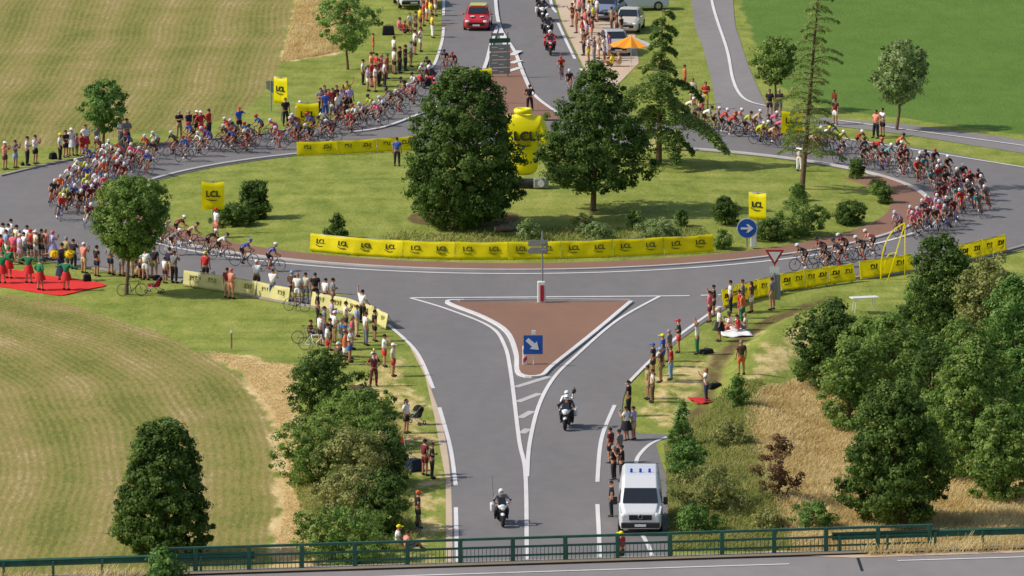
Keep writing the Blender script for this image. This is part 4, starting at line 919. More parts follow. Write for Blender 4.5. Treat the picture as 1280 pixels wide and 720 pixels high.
def gear():
    G_ = {}
    mb = MB(); mb.ell((0, .012, .012), (.084, .1, .122), 12, 7, 0, .52); G_['hair'] = mb.mesh('hair', 'cloth', True)
    mb = MB(); mb.ell((0, .02, .012), (.086, .1, .124), 12, 7, 0, .52); mb.ell((0, .075, -.09), (.07, .045, .14), 10, 7); G_['long_hair'] = mb.mesh('hair', 'cloth', True)
    mb = MB(); mb.ell((0, .008, .03), (.092, .108, .115), 12, 6, 0, .5); mb.box((0, -.13, .045), (.14, .11, .014)); G_['cap'] = mb.mesh('cap', 'cloth', True)
    mb = MB(); mb.ell((0, .005, .035), (.09, .106, .115), 12, 6, 0, .5); mb.tube([(0, 0, .03), (0, 0, .045)], .17, 16); G_['hat'] = mb.mesh('hat', 'cloth', True)
    mb = MB(); mb.ell((0, .02, .035), (.1, .135, .115), 14, 7, 0, .55); mb.box((0, -.03, .12), (.03, .16, .03)); mb.box((-.05, -.02, .11), (.02, .14, .03)); mb.box((.05, -.02, .11), (.02, .14, .03)); G_['helmet'] = mb.mesh('helmet', 'gloss', True)
    mb = MB(); mb.ell((0, .0, .01), (.125, .14, .15), 14, 9); G_['full_helmet'] = mb.mesh('helmet', 'gloss', True)
    mb = MB(); mb.ell((0, -.04, .01), (.113, .115, .05), 12, 6); G_['visor'] = mb.mesh('visor', 'glass', True)
    return G_
GEAR = gear()
COL = dict(white='e9e6e2', cream='d9cfb4', black='1d1c20', dark='2d2b2f', navy='242c46', grey='77777c', blue='2f55a8', lightblue='7fa4cf', red='c22a2c', maroon='6d2430', pink='d9607c', orange='dd6a34', salmon='dc8b74', yellow='e6d820', green='1f7048', lime='b9c832', brown='5b4436', khaki='9a8a62', beige='c3ab86', purple='6b4a86', teal='2d7f86', jeans='4a5f86', lilac='b7a6cf', turquoise='4fa9b8', burgundy='58202b')
CW = {'lightblue': 'light blue', 'dark': 'dark'}
def cw(c): return CW.get(c, c)
def rc(c, j=.08):
    q = lin(COL[c]); k = 1 + random.uniform(-j, j); return tuple(min(.85, v * k * 1.1 + .006) for v in q)
HAIR = dict(dark=(.02, .015, .012), brown=(.07, .04, .02), fair=(.3, .2, .09), grey=(.3, .3, .3))
SKIN = [lin('c08e70'), lin('b07c5e'), lin('a36f52'), lin('cda084')]
people = []
def person(loc, rz, posen, top, bot, head, ttype='top', place='', group='', sc=1.0, extra='', cat='person', tz=0, lean=0, shoes='dark', key=None):
    me, hc, hrot = BODY[posen]
    o = inst('person', me); o.location = loc; o.rotation_euler = (0, lean, rz); o.scale = (sc, sc, sc)
    if ttype != 'none': inst('shirt' if ttype != 'jersey' else 'jersey', cl(posen, ttype), o, col=rc(top))
    bt, bc = bot
    inst({'trousers': 'trousers', 'shorts': 'shorts', 'bib': 'shorts', 'skirt': 'skirt', 'dress': 'skirt'}[bt], cl(posen, bt), o, col=rc(bc))
    sc_ = rc(shoes)
    for sm in cl(posen, 'shoes'): inst('shoe', sm, o, col=sc_)
    hk, hcol = head
    g_ = inst({'hair': 'hair', 'long_hair': 'hair', 'cap': 'cap', 'hat': 'hat', 'helmet': 'helmet', 'full_helmet': 'helmet'}[hk], GEAR[hk], o, hc, HAIR[hcol] if hcol in HAIR and 'hair' in hk else rc(hcol))
    g_.rotation_mode = 'QUATERNION'; g_.rotation_quaternion = hrot.to_quaternion()
    if hk == 'full_helmet':
        v_ = inst('visor', GEAR['visor'], o, hc); v_.rotation_mode = 'QUATERNION'; v_.rotation_quaternion = hrot.to_quaternion()
    if 'jersey' != ttype and sc > .85: o.scale = (sc * 1.12, sc * 1.15, sc)
    people.append(dict(o=o, top=top, bot=bot, head=head, place=place, group=group, extra=extra, cat=cat, key=key)); return o

# ---------------------------------------------------------------- bicycles
def wheel_meshes():
    t = MB(); t.torus((0, 0, 0), .335, .012, 'X', 30, 5); tyre = t.mesh('tyre', 'tyre', True)
    r = MB(); r.torus((0, 0, 0), .308, .010, 'X', 30, 5)
    for k in range(16):
        a = k * math.pi / 8; r.tube([(.02 * (-1) ** k, 0, 0), (0, .3 * math.cos(a), .3 * math.sin(a))], .002, 3, False)
    r.tube([(-.04, 0, 0), (.04, 0, 0)], .02, 8); return tyre, r.mesh('wheel', 'spoke', True)
TYRE, RIM = wheel_meshes()
f = MB(); BBk = (0, .02, .27); ST = (0, .17, .82); HT = (0, -.36, .86); HB = (0, -.4, .7)
for a, b_, r_ in ((BBk, ST, .02), (ST, (0, -.365, .83), .018), (BBk, HB, .024), (HT, HB, .022), (ST, (0, .19, .93), .014)): f.tube([a, b_], r_, 8)
for s in (-1, 1):
    f.tube([BBk, (.05 * s, .5, .34)], .011, 6); f.tube([ST, (.05 * s, .5, .34)], .009, 6); f.tube([HB, (.05 * s, -.47, .5), (.05 * s, -.52, .34)], .013, 6)
FRAME = f.mesh('frame', 'gloss', True)
f = MB(); f.torus((.05, .02, .27), .09, .008, 'X', 20, 4); f.tube([(.06, .02, .27), (.08, .12, .15)], .01, 6); f.tube([(-.06, .02, .27), (-.08, -.08, .39)], .01, 6); f.box((.11, .12, .15), (.08, .09, .02)); f.box((-.11, -.08, .39), (.08, .09, .02)); CRANK = f.mesh('crank', 'black')
f = MB()
f.tube([(0, -.36, .87), (0, -.46, .92)], .016, 6); f.tube([(-.2, -.46, .925), (.2, -.46, .925)], .014, 8)
for s in (-1, 1): f.tube([(.2 * s, -.46, .925), (.205 * s, -.54, .93), (.205 * s, -.57, .87), (.205 * s, -.5, .8), (.205 * s, -.42, .8)], .014, 6)
HBAR = f.mesh('handlebar', 'black', True)
f = MB(); f.ell((0, .22, .95), (.065, .07, .022), 10, 6); f.ell((0, .13, .95), (.03, .09, .018), 10, 6); SADDLE = f.mesh('saddle', 'black', True)
bikes = []
def bicycle(loc, rz, col, label=None, lean=0, group=None):
    t = empty('bicycle', loc, rz); t.rotation_euler = (0, lean, rz); inst('frame', FRAME, t, col=rc(col)); inst('saddle', SADDLE, t); inst('handlebar', HBAR, t); inst('crank', CRANK, t)
    for y in (.5, -.52):
        w_ = inst('wheel', RIM, t, (0, y, .352)); inst('tyre', TYRE, w_)
    if label: tag(t, label, 'bicycle', group)
    return t
riders = []
def rider(loc, rz, jersey, helmet, zone, bikecol, posen='ride_a', shorts='black', lean=0):
    b = bicycle(loc, rz, bikecol, None, lean)
    p = person(loc, rz, posen, jersey, ('bib', shorts), ('helmet', helmet), 'jersey', sc=1.0, lean=lean, shoes=random.choice(['white', 'black', 'white', 'red']))
    d = people.pop(); p.color = (1, 1, 1, 1); riders.append(dict(p=p, b=b, j=jersey, h=helmet, zone=zone, bc=bikecol)); return p
def head_to(dx, dy): return math.atan2(dx, -dy)
TEAMS = [('navy', 'white'), ('white', 'white'), ('red', 'white'), ('black', 'black'), ('lightblue', 'white'), ('maroon', 'red'), ('blue', 'blue'), ('orange', 'black'), ('pink', 'white'), ('lime', 'yellow'), ('turquoise', 'blue'), ('dark', 'red'), ('burgundy', 'black'), ('red', 'red'), ('white', 'black')]
placed = []
def free(p, rz):
    d = Vector((math.sin(rz), -math.cos(rz))); n_ = Vector((-d.y, d.x))
    for q in placed:
        v = Vector((p.x - q[0], p.y - q[1]))
        if abs(v.dot(d)) < 1.3 and abs(v.dot(n_)) < .55: return False
    return True
def bunch(a0, a1, r0, r1, n, zone, ccw, teams, seed, bias=1.0):
    g = random.Random(seed); k = 0; tries = 0
    while k < n and tries < 4000:
        tries += 1; t = g.random() ** bias; a = R(a0 + (a1 - a0) * t); r_ = r0 + (r1 - r0) * g.random()
        p = Vector((.5 + r_ * math.cos(a), r_ * math.sin(a), .045)); s_ = 1 if ccw else -1; dx, dy = -math.sin(a) * s_, math.cos(a) * s_; rz = head_to(dx, dy) + g.gauss(0, .06)
        if not free(p, rz): continue
        placed.append((p.x, p.y)); j, h = g.choice(teams)
        lean = (-1 if not ccw else 1) * g.uniform(.12, .26)
        rider(p, rz, j, h, zone, g.choice(['black', 'red', 'white', 'dark', 'blue']), g.choice(['ride_a', 'ride_b']), g.choice(['black', 'black', 'dark', j]), lean); k += 1
def single(x, y, dx, dy, j, h, zone, bc='black', lean=0, pz='ride_a'):
    p = at(x, y, .045); placed.append((p.x, p.y)); rider(p, head_to(dx, dy), j, h, zone, bc, pz, lean=lean)
allT = TEAMS; pale = [('white', 'white'), ('lime', 'yellow'), ('blue', 'white'), ('navy', 'white'), ('white', 'red'), ('lilac', 'white'), ('red', 'white'), ('pink', 'white'), ('purple', 'white'), ('dark', 'white')]
backlitT = [('burgundy', 'black'), ('maroon', 'red'), ('dark', 'black'), ('black', 'white'), ('navy', 'black'), ('burgundy', 'red'), ('dark', 'red'), ('red', 'white'), ('teal', 'black'), ('maroon', 'black'), ('grey', 'white')]  # dark jersey colours hold the shaded, backlit look of the right bunch
# left stream, anticlockwise
single(80, 262, -.35, -1, 'black', 'lime', 'at the front of the left bunch', 'red', .3); single(74, 264, -.3, -1, 'lime', 'lime', 'at the outer front of the left bunch', 'dark', .3)
single(105, 281, .1, -1, 'maroon', 'white', 'leading on the left bend', 'white', .3); single(122, 291, .2, -1, 'white', 'white', 'lowest on the left bend', 'white', .3)
single(98, 225, -.75, -.6, 'yellow', 'white', 'on the kerb side of left bend', 'dark', .2); single(152, 206, -.9, -.3, 'orange', 'orange', 'on the kerb side of left bend', 'red', .2)
bunch(152, 194, 24.9, 28.0, 27, 'in the left bend bunch', True, pale + [('orange', 'white'), ('burgundy', 'white')], 3)
bunch(115, 153, 26.6, 31.4, 35, 'in the bunch entering left bend', True, [('navy', 'white'), ('dark', 'white'), ('grey', 'black'), ('red', 'white'), ('black', 'white'), ('blue', 'red'), ('maroon', 'white'), ('pink', 'white'), ('white', 'white')], 5)
single(203, 305, .95, -.3, 'white', 'white', 'under the round roadside tree', 'black', .2); single(222, 300, .95, -.3, 'maroon', 'white', 'right of the round roadside tree', 'red', .2)
single(216, 317, .95, -.25, 'grey', 'white', 'right of the round roadside tree', 'white', .2); single(238, 309, .95, -.25, 'beige', 'black', 'right of the round roadside tree', 'dark', .2)
single(262, 318, .97, -.2, 'black', 'white', 'behind the two blue leaders', 'black', .15); single(276, 323, .97, -.2, 'white', 'black', 'behind the two blue leaders', 'dark', .15)
single(305, 331, 1, -.12, 'blue', 'blue', 'second of the lower left leaders', 'dark', .12); single(338, 338, 1, -.1, 'blue', 'white', 'first of the lower left leaders', 'black', .12, 'ride_b')
# riders coming down the north road, left lane
for x, y, j, h in ((568, 92, 'burgundy', 'red'), (558, 89, 'dark', 'black'), (541, 110, 'red', 'white'), (530, 106, 'white', 'white'), (536, 98, 'navy', 'black'), (516, 132, 'pink', 'white'), (507, 124, 'dark', 'black'), (520, 120, 'white', 'black'),
                   (500, 142, 'dark', 'white'), (489, 138, 'grey', 'black'), (480, 148, 'white', 'white'), (473, 157, 'pink', 'white'), (465, 148, 'lime', 'black'), (455, 156, 'lilac', 'white'), (446, 160, 'white', 'red'), (432, 158, 'maroon', 'black'), (420, 161, 'navy', 'white'), (440, 168, 'red', 'white'), (406, 166, 'white', 'black')):
    single(x, y, -.45 if y < 120 else -.8, -1 if y < 120 else -.5, j, h, 'on the north road left lane' if y < 115 else 'at the north road mouth', random.choice(['black', 'red', 'white', 'dark']), .05, random.choice(['ride_a', 'ride_b']))
single(703, 98, -.1, -1, 'red', 'red', 'on the north road right lane', 'black', 0); single(713, 117, -.05, -1, 'navy', 'white', 'on the north road right lane', 'white', 0, 'ride_b'); single(727, 126, .3, -1, 'dark', 'white', 'on the north road right lane', 'white', 0)
# right stream, clockwise
for x, y, j, h in ((862, 152, 'cream', 'white'), (872, 160, 'dark', 'red'), (884, 163, 'white', 'black'), (895, 166, 'grey', 'white'), (905, 168, 'red', 'white'), (915, 172, 'red', 'red'), (922, 166, 'salmon', 'white'), (934, 172, 'lime', 'black'), (946, 170, 'beige', 'white'), (956, 176, 'grey', 'black'), (966, 170, 'pink', 'white'), (974, 178, 'pink', 'red')):
    single(x, y, .97, -.12, j, h, 'between cedar and larch', random.choice(['black', 'red', 'white']), -.08, random.choice(['ride_a', 'ride_b']))
bunch(60.5, 43, 26.6, 30.0, 12, 'behind and right of the larch', False, [('red', 'red'), ('lime', 'white'), ('white', 'yellow'), ('grey', 'white'), ('beige', 'black'), ('red', 'white'), ('salmon', 'white')], 21)
for x, y, j, h in ((1099, 204, 'red', 'red'), (1112, 213, 'turquoise', 'white'), (1127, 200, 'orange', 'black'), (1131, 224, 'dark', 'black')):
    single(x, y, .8, -.5, j, h, 'on the upper right of the ring', 'white', -.15, random.choice(['ride_a', 'ride_b']))
bunch(38, -12, 24.9, 27.9, 36, 'in the right bend bunch', False, backlitT, 33)
bunch(-12, -33, 24.8, 27.0, 13, 'leaving the right bend', False, [('pink', 'white'), ('lilac', 'white'), ('maroon', 'black'), ('grey', 'white'), ('dark', 'white'), ('salmon', 'white')], 41)
for x, y, j, h in ((1090, 322, 'salmon', 'white'), (1078, 330, 'dark', 'white'), (1056, 327, 'burgundy', 'white'), (1049, 336, 'navy', 'black'), (1029, 332, 'maroon', 'black'), (1034, 344, 'dark', 'black'), (1005, 340, 'dark', 'white')):
    single(x, y, -.97, -.25, j, h, 'at the head of the right stream', 'dark', -.12, random.choice(['ride_a', 'ride_b']))

# ---------------------------------------------------------------- motorcycles
def motorcycle(x, y, rz, col, label, group, box=True, antenna=False, plate=True):
    t = empty('motorcycle', at(x, y, .045), rz); tag(t, label, 'motorcycle', group)
    for yy in (-.74, .72):
        m_ = MB(); m_.torus((0, yy, .33), .25, .075, 'X', 28, 8); w_ = m_.build('wheel', 'tyre', t, True); m_ = MB(); m_.tube([(-.03, yy, .33), (.03, yy, .33)], .17, 16); m_.build('rim', 'steel', w_)
    m_ = MB(); m_.tube([(-.1, -.74, .33), (-.1, -.45, .95)], .028, 8); m_.tube([(.1, -.74, .33), (.1, -.45, .95)], .028, 8); m_.tube([(-.08, .72, .33), (-.08, .1, .42)], .035, 6); m_.tube([(.08, .72, .33), (.08, .1, .42)], .035, 6); m_.box((0, 0, .45), (.42, .55, .36)); m_.tube([(.16, .1, .35), (.2, .85, .45)], .05, 8); m_.build('chassis', 'black', t, bevel=.03)
    sk = skin_mesh('fairing', [((0, .15, .8), (.14, .1)), ((0, -.15, .88), (.2, .14)), ((0, -.5, .95), (.25, .17)), ((0, -.72, .88), (.15, .13))], [(0, 1), (1, 2), (2, 3)], 'gloss', 2)
    inst('fairing', sk, t, col=rc(col, 0)); m_ = MB(); m_.ell((0, -.74, .6), (.1, .26, .07), 10, 6); fe = m_.build('mudguard', 'gloss', t, True); fe.color = (*rc(col, 0), 1)
    m_ = MB(); m_.box((0, .3, .86), (.3, .8, .1), taper=.85); m_.build('seat', 'black', t, bevel=.03)
    m_ = MB(); vs = [(-.2, -.62, 1.02), (.2, -.62, 1.02), (.15, -.42, 1.34), (-.15, -.42, 1.34)]; m_.prism(vs, (0, .012, .005)); m_.build('windscreen', 'glass', t)
    m_ = MB(); m_.ell((0, -.86, .88), (.1, .04, .07), 12, 6); m_.build('headlight', 'lamp', t, True)
    m_ = MB(); m_.tube([(-.4, -.42, 1.05), (0, -.36, 1.02), (.4, -.42, 1.05)], .018, 6); m_.build('handlebar', 'black', t)
    for s in (-1, 1): m_ = MB(); m_.tube([(.28 * s, -.42, 1.05), (.36 * s, -.5, 1.22)], .01, 5); m_.ell((.38 * s, -.5, 1.24), (.07, .02, .045), 8, 6); m_.build('mirror', 'black', t, True)
    if box:
        for s in (-1, 1): m_ = MB(); m_.box((.34 * s, .62, .7), (.2, .5, .38)); pb = m_.build('pannier', 'gloss', t, bevel=.05); pb.color = (*rc(col, 0), 1)
    if antenna: m_ = MB(); m_.tube([(-.25, .8, .8), (-.32, .95, 2.1)], .008, 4); m_.build('antenna', 'black', t)
    return t
GM = 'motorcycles of the race convoy'
def moto(x, y, rz, col, label, riderlab, top, helmet, **k):
    t = motorcycle(x, y, rz, col, label, GM, **k); p = person(t.location.copy(), rz, 'moto', top, ('trousers', 'black'), ('full_helmet', helmet), 'long_top'); people.pop(); tag(p, riderlab, 'person', 'riders on motorcycles'); return t
moto(625, 655, R(6), 'white', 'white police style motorcycle nearest the railing on the south road', 'person in white helmet riding the lone white motorcycle nearest the railing', 'grey', 'white', antenna=True)
t = moto(708, 535, R(-8), 'white', 'dark and white motorcycle carrying two people beside the hatched marking', 'person driving the two person motorcycle beside the hatched marking', 'dark', 'white')
p = person(t.location + Vector((0, .42, 0)), R(-8), 'pillion', 'white', ('trousers', 'black'), ('full_helmet', 'white'), 'long_top'); people.pop(); tag(p, 'person in white jacket on the rear seat raising a camera, hatched marking', 'person', 'riders on motorcycles')
cm = MB(); cm.box((0, 0, 0), (.14, .42, .16)); cm.tube([(0, -.2, 0), (0, -.38, 0)], .06, 10); cm.tube([(0, .05, .08), (0, .05, .2)], .02, 6); co = cm.build('video_camera', 'black', bevel=.01); co.location = t.location + Vector((.36, .15, 1.82)); co.rotation_euler = (0, 0, R(-8)); tag(co, 'black video camera held up on the two person motorcycle', 'camera')
moto(689, 68, R(2), 'red', 'red motorcycle ahead of the dark ones on the north road', 'person in red on the red motorcycle, north road', 'red', 'white')
moto(686, 47, R(3), 'dark', 'dark motorcycle just behind the red one', 'person in dark suit and white helmet just behind the red motorcycle', 'dark', 'white')
moto(679, 26, R(3), 'white', 'white fronted motorcycle third in line on the north road', 'person on the white fronted motorcycle, third in line on the north road', 'black', 'white')
moto(677, 8, R(4), 'dark', 'dark motorcycle fourth in line at the top', 'person on the fourth motorcycle in line at the top', 'black', 'dark')
moto(537, 112, R(28), 'red', 'red motorcycle among the riders left of the big tree', 'person in dark jacket on the red motorcycle left of the big tree', 'dark', 'white')

# ---------------------------------------------------------------- cars and van
def loft_body(sections, name, parent, col=None, m='gloss', bevel=.0, sub=0):
    """sections: list of (y, [(x,z),...] half outline from bottom to top centre)"""
    mb = MB(); vs = []; k = None
    for y, h_ in sections:
        ring = [(x, y, z) for x, z in h_] + [(-x, y, z) for x, z in h_[::-1]]; k = len(ring); vs += ring
    n = len(sections); fs = [(i * k + j, i * k + (j + 1) % k, (i + 1) * k + (j + 1) % k, (i + 1) * k + j) for i in range(n - 1) for j in range(k)]
    fs += [tuple(range(k)), tuple(range((n - 1) * k, n * k))[::-1]]; mb.add(vs, fs); o = mb.build(name, m, parent, False)
    if bevel:
        b = o.modifiers.new('bevel', 'BEVEL'); b.width = bevel; b.segments = 3; b.limit_method = 'ANGLE'; b.angle_limit = R(20)
    if col: o.color = (*lin(col), 1)
    return o
def car(x, y, rz, col, label, group=None, roof=None, kind='hatch', z=.04, cat='car'):
    t = empty('car', at(x, y, z), rz); tag(t, label, cat, group)
    W = .9; S = lambda yy, b0, w0, belt, wr, top: (yy, [(w0 * .92, b0), (w0, b0 + .12), (w0, belt - .16), (w0 * .96, belt), (wr, top - .05), (wr * .82, top)])
    sec = [S(-2.08, .3, .72, .62, .6, .68), S(-1.98, .2, .84, .72, .7, .82), S(-1.1, .2, W, .92, .74, 1.0), S(-.98, .2, W, .94, .74, 1.05), S(-.28, .2, W, .95, .66, 1.5), S(.5, .2, W, .96, .67, 1.55), S(1.45, .2, W, .97, .64, 1.46), S(1.95, .22, .86, .98, .72, 1.08), S(2.08, .3, .78, .9, .6, .98)]
    body = loft_body(sec, 'body', t, COL.get(col, col), bevel=.05)
    def quad(nm, pts, m='glass', off=(0, 0, 0)): q = MB(); q.prism([Vector(p) + Vector(off) for p in pts], Vector((0, 0, -.012)) if nm in ('windscreen', 'rear_window') else Vector((.012 if pts[0][0] < 0 else -.012, 0, 0))); return q.build(nm, m, t)
    quad('windscreen', [(-.66, -.95, 1.075), (.66, -.95, 1.075), (.58, -.36, 1.455), (-.58, -.36, 1.455)], off=(0, -.02, .03))
    quad('rear_window', [(-.58, 1.52, 1.41), (.58, 1.52, 1.41), (.66, 1.9, 1.14), (-.66, 1.9, 1.14)], off=(0, .03, .04))
    for s in (-1, 1):
        quad('side_window', [(.86 * s, -.78, 1.0), (.86 * s, .4, 1.02), (.69 * s, .4, 1.46), (.69 * s, -.3, 1.42)], off=(.025 * s, 0, .0)); quad('side_window', [(.86 * s, .48, 1.02), (.84 * s, 1.5, 1.04), (.67 * s, 1.3, 1.42), (.69 * s, .48, 1.46)], off=(.025 * s, 0, .0))
        m_ = MB(); m_.ell((.99 * s, -.78, 1.05), (.1, .06, .07), 8, 6); mo = m_.build('mirror', 'gloss', t, True); mo.color = (*lin(COL.get(col, col)), 1)
        m_ = MB(); m_.ell((.62 * s, -2.02, .68), (.17, .1, .09), 12, 6); m_.build('headlight', 'lamp', t, True)
        m_ = MB(); m_.box((.66 * s, 2.05, .85), (.24, .06, .14)); m_.build('tail_light', 'red_lens', t)
        for yy in (-1.3, 1.28):
            m_ = MB(); m_.tube([(.72 * s, yy, .32), (.925 * s, yy, .32)], .32, 20); w_ = m_.build('wheel', 'tyre', t); m_ = MB(); m_.tube([(.9 * s, yy, .32), (.935 * s, yy, .32)], .2, 14); m_.build('rim', 'steel', w_)
    m_ = MB(); m_.box((0, -2.08, .5), (1.1, .04, .2)); m_.build('grille', 'black', t); m_ = MB(); m_.box((0, -2.11, .42), (.5, .02, .11)); m_.build('number_plate', 'sign_white', t)
    if roof:
        m_ = MB(); m_.prism([(-.56, -.22, 1.55), (.56, -.22, 1.55), (.58, 1.3, 1.56), (-.58, 1.3, 1.56)], (0, 0, .03)); ro = m_.build('roof_panel', 'gloss', t, bevel=.02); ro.color = (*lin(COL.get(roof, roof)), 1)
    return t
rc_ = car(599, 34, R(-3), 'c42a32', 'red car with yellow green roof panel coming down the north road', roof='c6cc2c')
m_ = MB(); m_.box((-.3, -1.5, .985), (.3, .5, .012)); m_.box((.35, -1.55, .985), (.25, .4, .012)); m_.build('bonnet_sticker', 'sign_white', rc_)
GC = 'cars parked beside the upper right verge'
car(761, 22, R(-14), '7f89a0', 'blue grey car with open front, parked nearest the upper right crowd', GC)
car(800, 12, R(-82), 'c6cdd6', 'pale silver car parked sideways at the top right of the crowd', GC)
car(770, 66, R(6), 'b9b7b2', 'light grey car parked left of the orange parasol', GC)
car(788, 38, R(-8), 'cfc6b8', 'beige car parked above the orange parasol', GC)
def van(x, y, rz, label, z=.045, group=None, L=5.1, H=2.45, lights=True):
    t = empty('van', at(x, y, z), rz); tag(t, label, 'van', group); W = 1.0; h = L / 2
    S = lambda yy, b0, w0, belt, wr, top: (yy, [(w0 * .94, b0), (w0, b0 + .15), (w0, belt), (w0 * .985, belt + .1), (wr, top - .12), (wr * .86, top)])
    sec = [S(-h, .38, .84, .85, .74, 1.02), S(-h + .1, .3, .94, .98, .82, 1.14), S(-h + .8, .3, W, 1.12, .9, 1.3), S(-h + .9, .3, W, 1.14, .9, 1.36), S(-h + 1.5, .3, W, 1.3, .86, 1.98), S(-h + 2.15, .3, W, 1.3, .84, H - .04), S(-h + 2.5, .3, W, 1.3, .84, H), S(h - .1, .3, W, 1.3, .84, H - .02), S(h, .35, .97, 1.3, .8, H - .1)]
    b = loft_body(sec, 'body', t, 'dcdce0', bevel=.06)
    m_ = MB(); m_.prism([(-.82, -h + .9, 1.36), (.82, -h + .9, 1.36), (.74, -h + 1.46, 1.94), (-.74, -h + 1.46, 1.94)], (0, .03, -.02), (0, -.04, .03)); m_.build('windscreen', 'glass', t)
    for s in (-1, 1):
        m_ = MB(); m_.prism([(1.0 * s, -h + 1.15, 1.38), (1.0 * s, -h + 2.2, 1.38), (.94 * s, -h + 2.2, 1.86), (.95 * s, -h + 1.55, 1.82)], (-.015 * s, 0, 0), (.02 * s, 0, 0)); m_.build('side_window', 'glass', t)
        m_ = MB(); m_.box((1.16 * s, -h + 1.2, 1.42), (.2, .1, .36)); m_.box((1.05 * s, -h + 1.2, 1.35), (.16, .05, .05)); m_.build('mirror', 'black', t, bevel=.03)
        m_ = MB(); m_.ell((.74 * s, -h + .09, .93), (.17, .1, .15), 12, 6); m_.build('headlight', 'lamp', t, True)
        for yy in (-h + .95, h - 1.1): m_ = MB(); m_.tube([(.78 * s, yy, .35), (1.02 * s, yy, .35)], .35, 20); w_ = m_.build('wheel', 'tyre', t); m_ = MB(); m_.tube([(.98 * s, yy, .35), (1.035 * s, yy, .35)], .2, 14); m_.build('rim', 'steel', w_)
    m_ = MB(); m_.box((0, -h + .0, .86), (1.05, .06, .24)); m_.build('grille', 'black', t, bevel=.02); m_ = MB(); m_.torus((0, -h - .04, .9), .1, .015, 'Y', 20, 5); m_.build('emblem', 'steel', t)
    m_ = MB(); m_.box((0, -h + .02, .5), (1.78, .16, .26)); m_.build('bumper', 'rubber', t, bevel=.05); m_ = MB(); m_.box((0, -h - .07, .5), (.52, .02, .11)); m_.build('number_plate', 'sign_white', t)
    m_ = MB(); m_.tube([(-.7, -h + .9, 1.42), (-.05, -h + .94, 1.46)], .012, 4); m_.build('wiper', 'black', t)
    if lights:
        for xx in (-.42, 0, .42): m_ = MB(); m_.tube([(xx, -h + 2.75, H), (xx, -h + 2.75, H + .1)], .07, 10); m_.ell((xx, -h + 2.75, H + .12), (.07, .07, .07), 10, 6); m_.build('roof_lamp', 'blue_lens', t, True)
    return t
van(799, 657, R(-1), 'white high roofed van with three small blue roof lamps in the right lay-by')
van(514, 6, R(8), 'white van parked on the grass at the top left of the crowd', lights=False, L=4.9, H=2.1, z=.05)

# ---------------------------------------------------------------- inflatable jersey
jb = atg(655, 234); t = empty('inflatable_jersey', jb, R(-6)); tag(t, 'giant yellow inflatable jersey standing between the two dark trees', 'inflatable')
sk = skin_mesh('jersey', [((0, 0, .55), (.88, .5)), ((0, 0, 1.4), (.92, .58)), ((0, 0, 2.4), (1.0, .62)), ((0, 0, 3.2), (.98, .55)), ((0, 0, 3.75), (.5, .42)),
    ((-.9, 0, 3.35), (.5, .42)), ((-1.25, -.1, 2.7), (.42, .36)), ((-1.3, -.2, 2.0), (.36, .32)), ((.9, 0, 3.35), (.5, .42)), ((1.25, -.1, 2.7), (.42, .36)), ((1.3, -.2, 2.0), (.36, .32))],
    [(0, 1), (1, 2), (2, 3), (3, 4), (3, 5), (5, 6), (6, 7), (3, 8), (8, 9), (9, 10)], 'inflate', 3)
for v in sk.vertices: v.co.z = max(v.co.z * 1.17, .3); v.co.x *= 1.06
inst('body', sk, t)
m_ = MB(); m_.torus((0, 0, 4.62), .42, .16, 'Z', 30, 10); m_.build('collar', 'inflate', t, True)
inst('logo', text_mesh('LCL', 'ink', .78, .2, .012, True), t, (.12, -.62, 3.15), rot=(R(86), 0, 0))
m_ = MB(); m_.box((-.1, 0, .22), (1.9, 1.4, .44)); m_.build('base', 'black', t, bevel=.1)
t = empty('air_blower', atg(677, 236)); tag(t, 'grey blower box beside the base of the inflatable jersey', 'blower'); m_ = MB(); m_.box((0, 0, .35), (.9, .6, .6)); m_.build('housing', 'sign_grey', t, bevel=.08); m_ = MB(); m_.tube([(0, -.3, .35), (0, -.36, .35)], .2, 16); m_.build('fan_grille', 'sign_white', t); m_ = MB(); m_.tube([(-.45, 0, .3), (-.8, 0, .3)], .18, 10); m_.build('hose', 'black', t)
# log under the big tree
t = empty('fallen_log', atg(634, 290), R(12)); tag(t, 'orange brown cut log lying at the foot of the big dark tree', 'log'); m_ = MB(); m_.tube([(-.7, 0, .2), (-.3, .02, .24), (.3, -.02, .25), (.8, .03, .2)], [.12, .22, .2, .1], 10); m_.tube([(.1, 0, .35), (.3, .1, .6)], [.08, .04], 6); m_.build('wood', 'bark_pale', t, True)
m_ = MB(); m_.tube([(-.715, 0, .2), (-.7, 0, .2)], .1, 10); m_.build('cut_face', 'pale_verge', t)

# ---------------------------------------------------------------- yellow hoop
hb = atg(1131, 352); t = empty('yellow_hoop', hb); tag(t, 'tall yellow pole hoop with straight struts above the right barriers', 'hoop')
s_ = sc_at(352); pp = lambda x, y, d=0: Vector(((x - 1131) / s_, d, max(0, (352 - y) / s_)))
m_ = MB(); m_.tube(smooth_line([pp(1101, 352), pp(1102, 325), pp(1108, 303), pp(1118, 288), pp(1131, 280)], 8), .035, 8); m_.build('arch', 'banner', t, True)
m_ = MB(); m_.tube([pp(1131, 280), pp(1131, 352)], .03, 8); m_.build('pole', 'banner', t, True)
m_ = MB(); m_.tube([pp(1131, 280), pp(1107, 352, -1.2)], .03, 8); m_.build('strut', 'banner', t, True)
m_ = MB(); m_.tube(smooth_line([pp(1103, 340), pp(1110, 322, .2), pp(1122, 318, .2)], 6), .03, 6); m_.build('brace', 'banner', t, True)
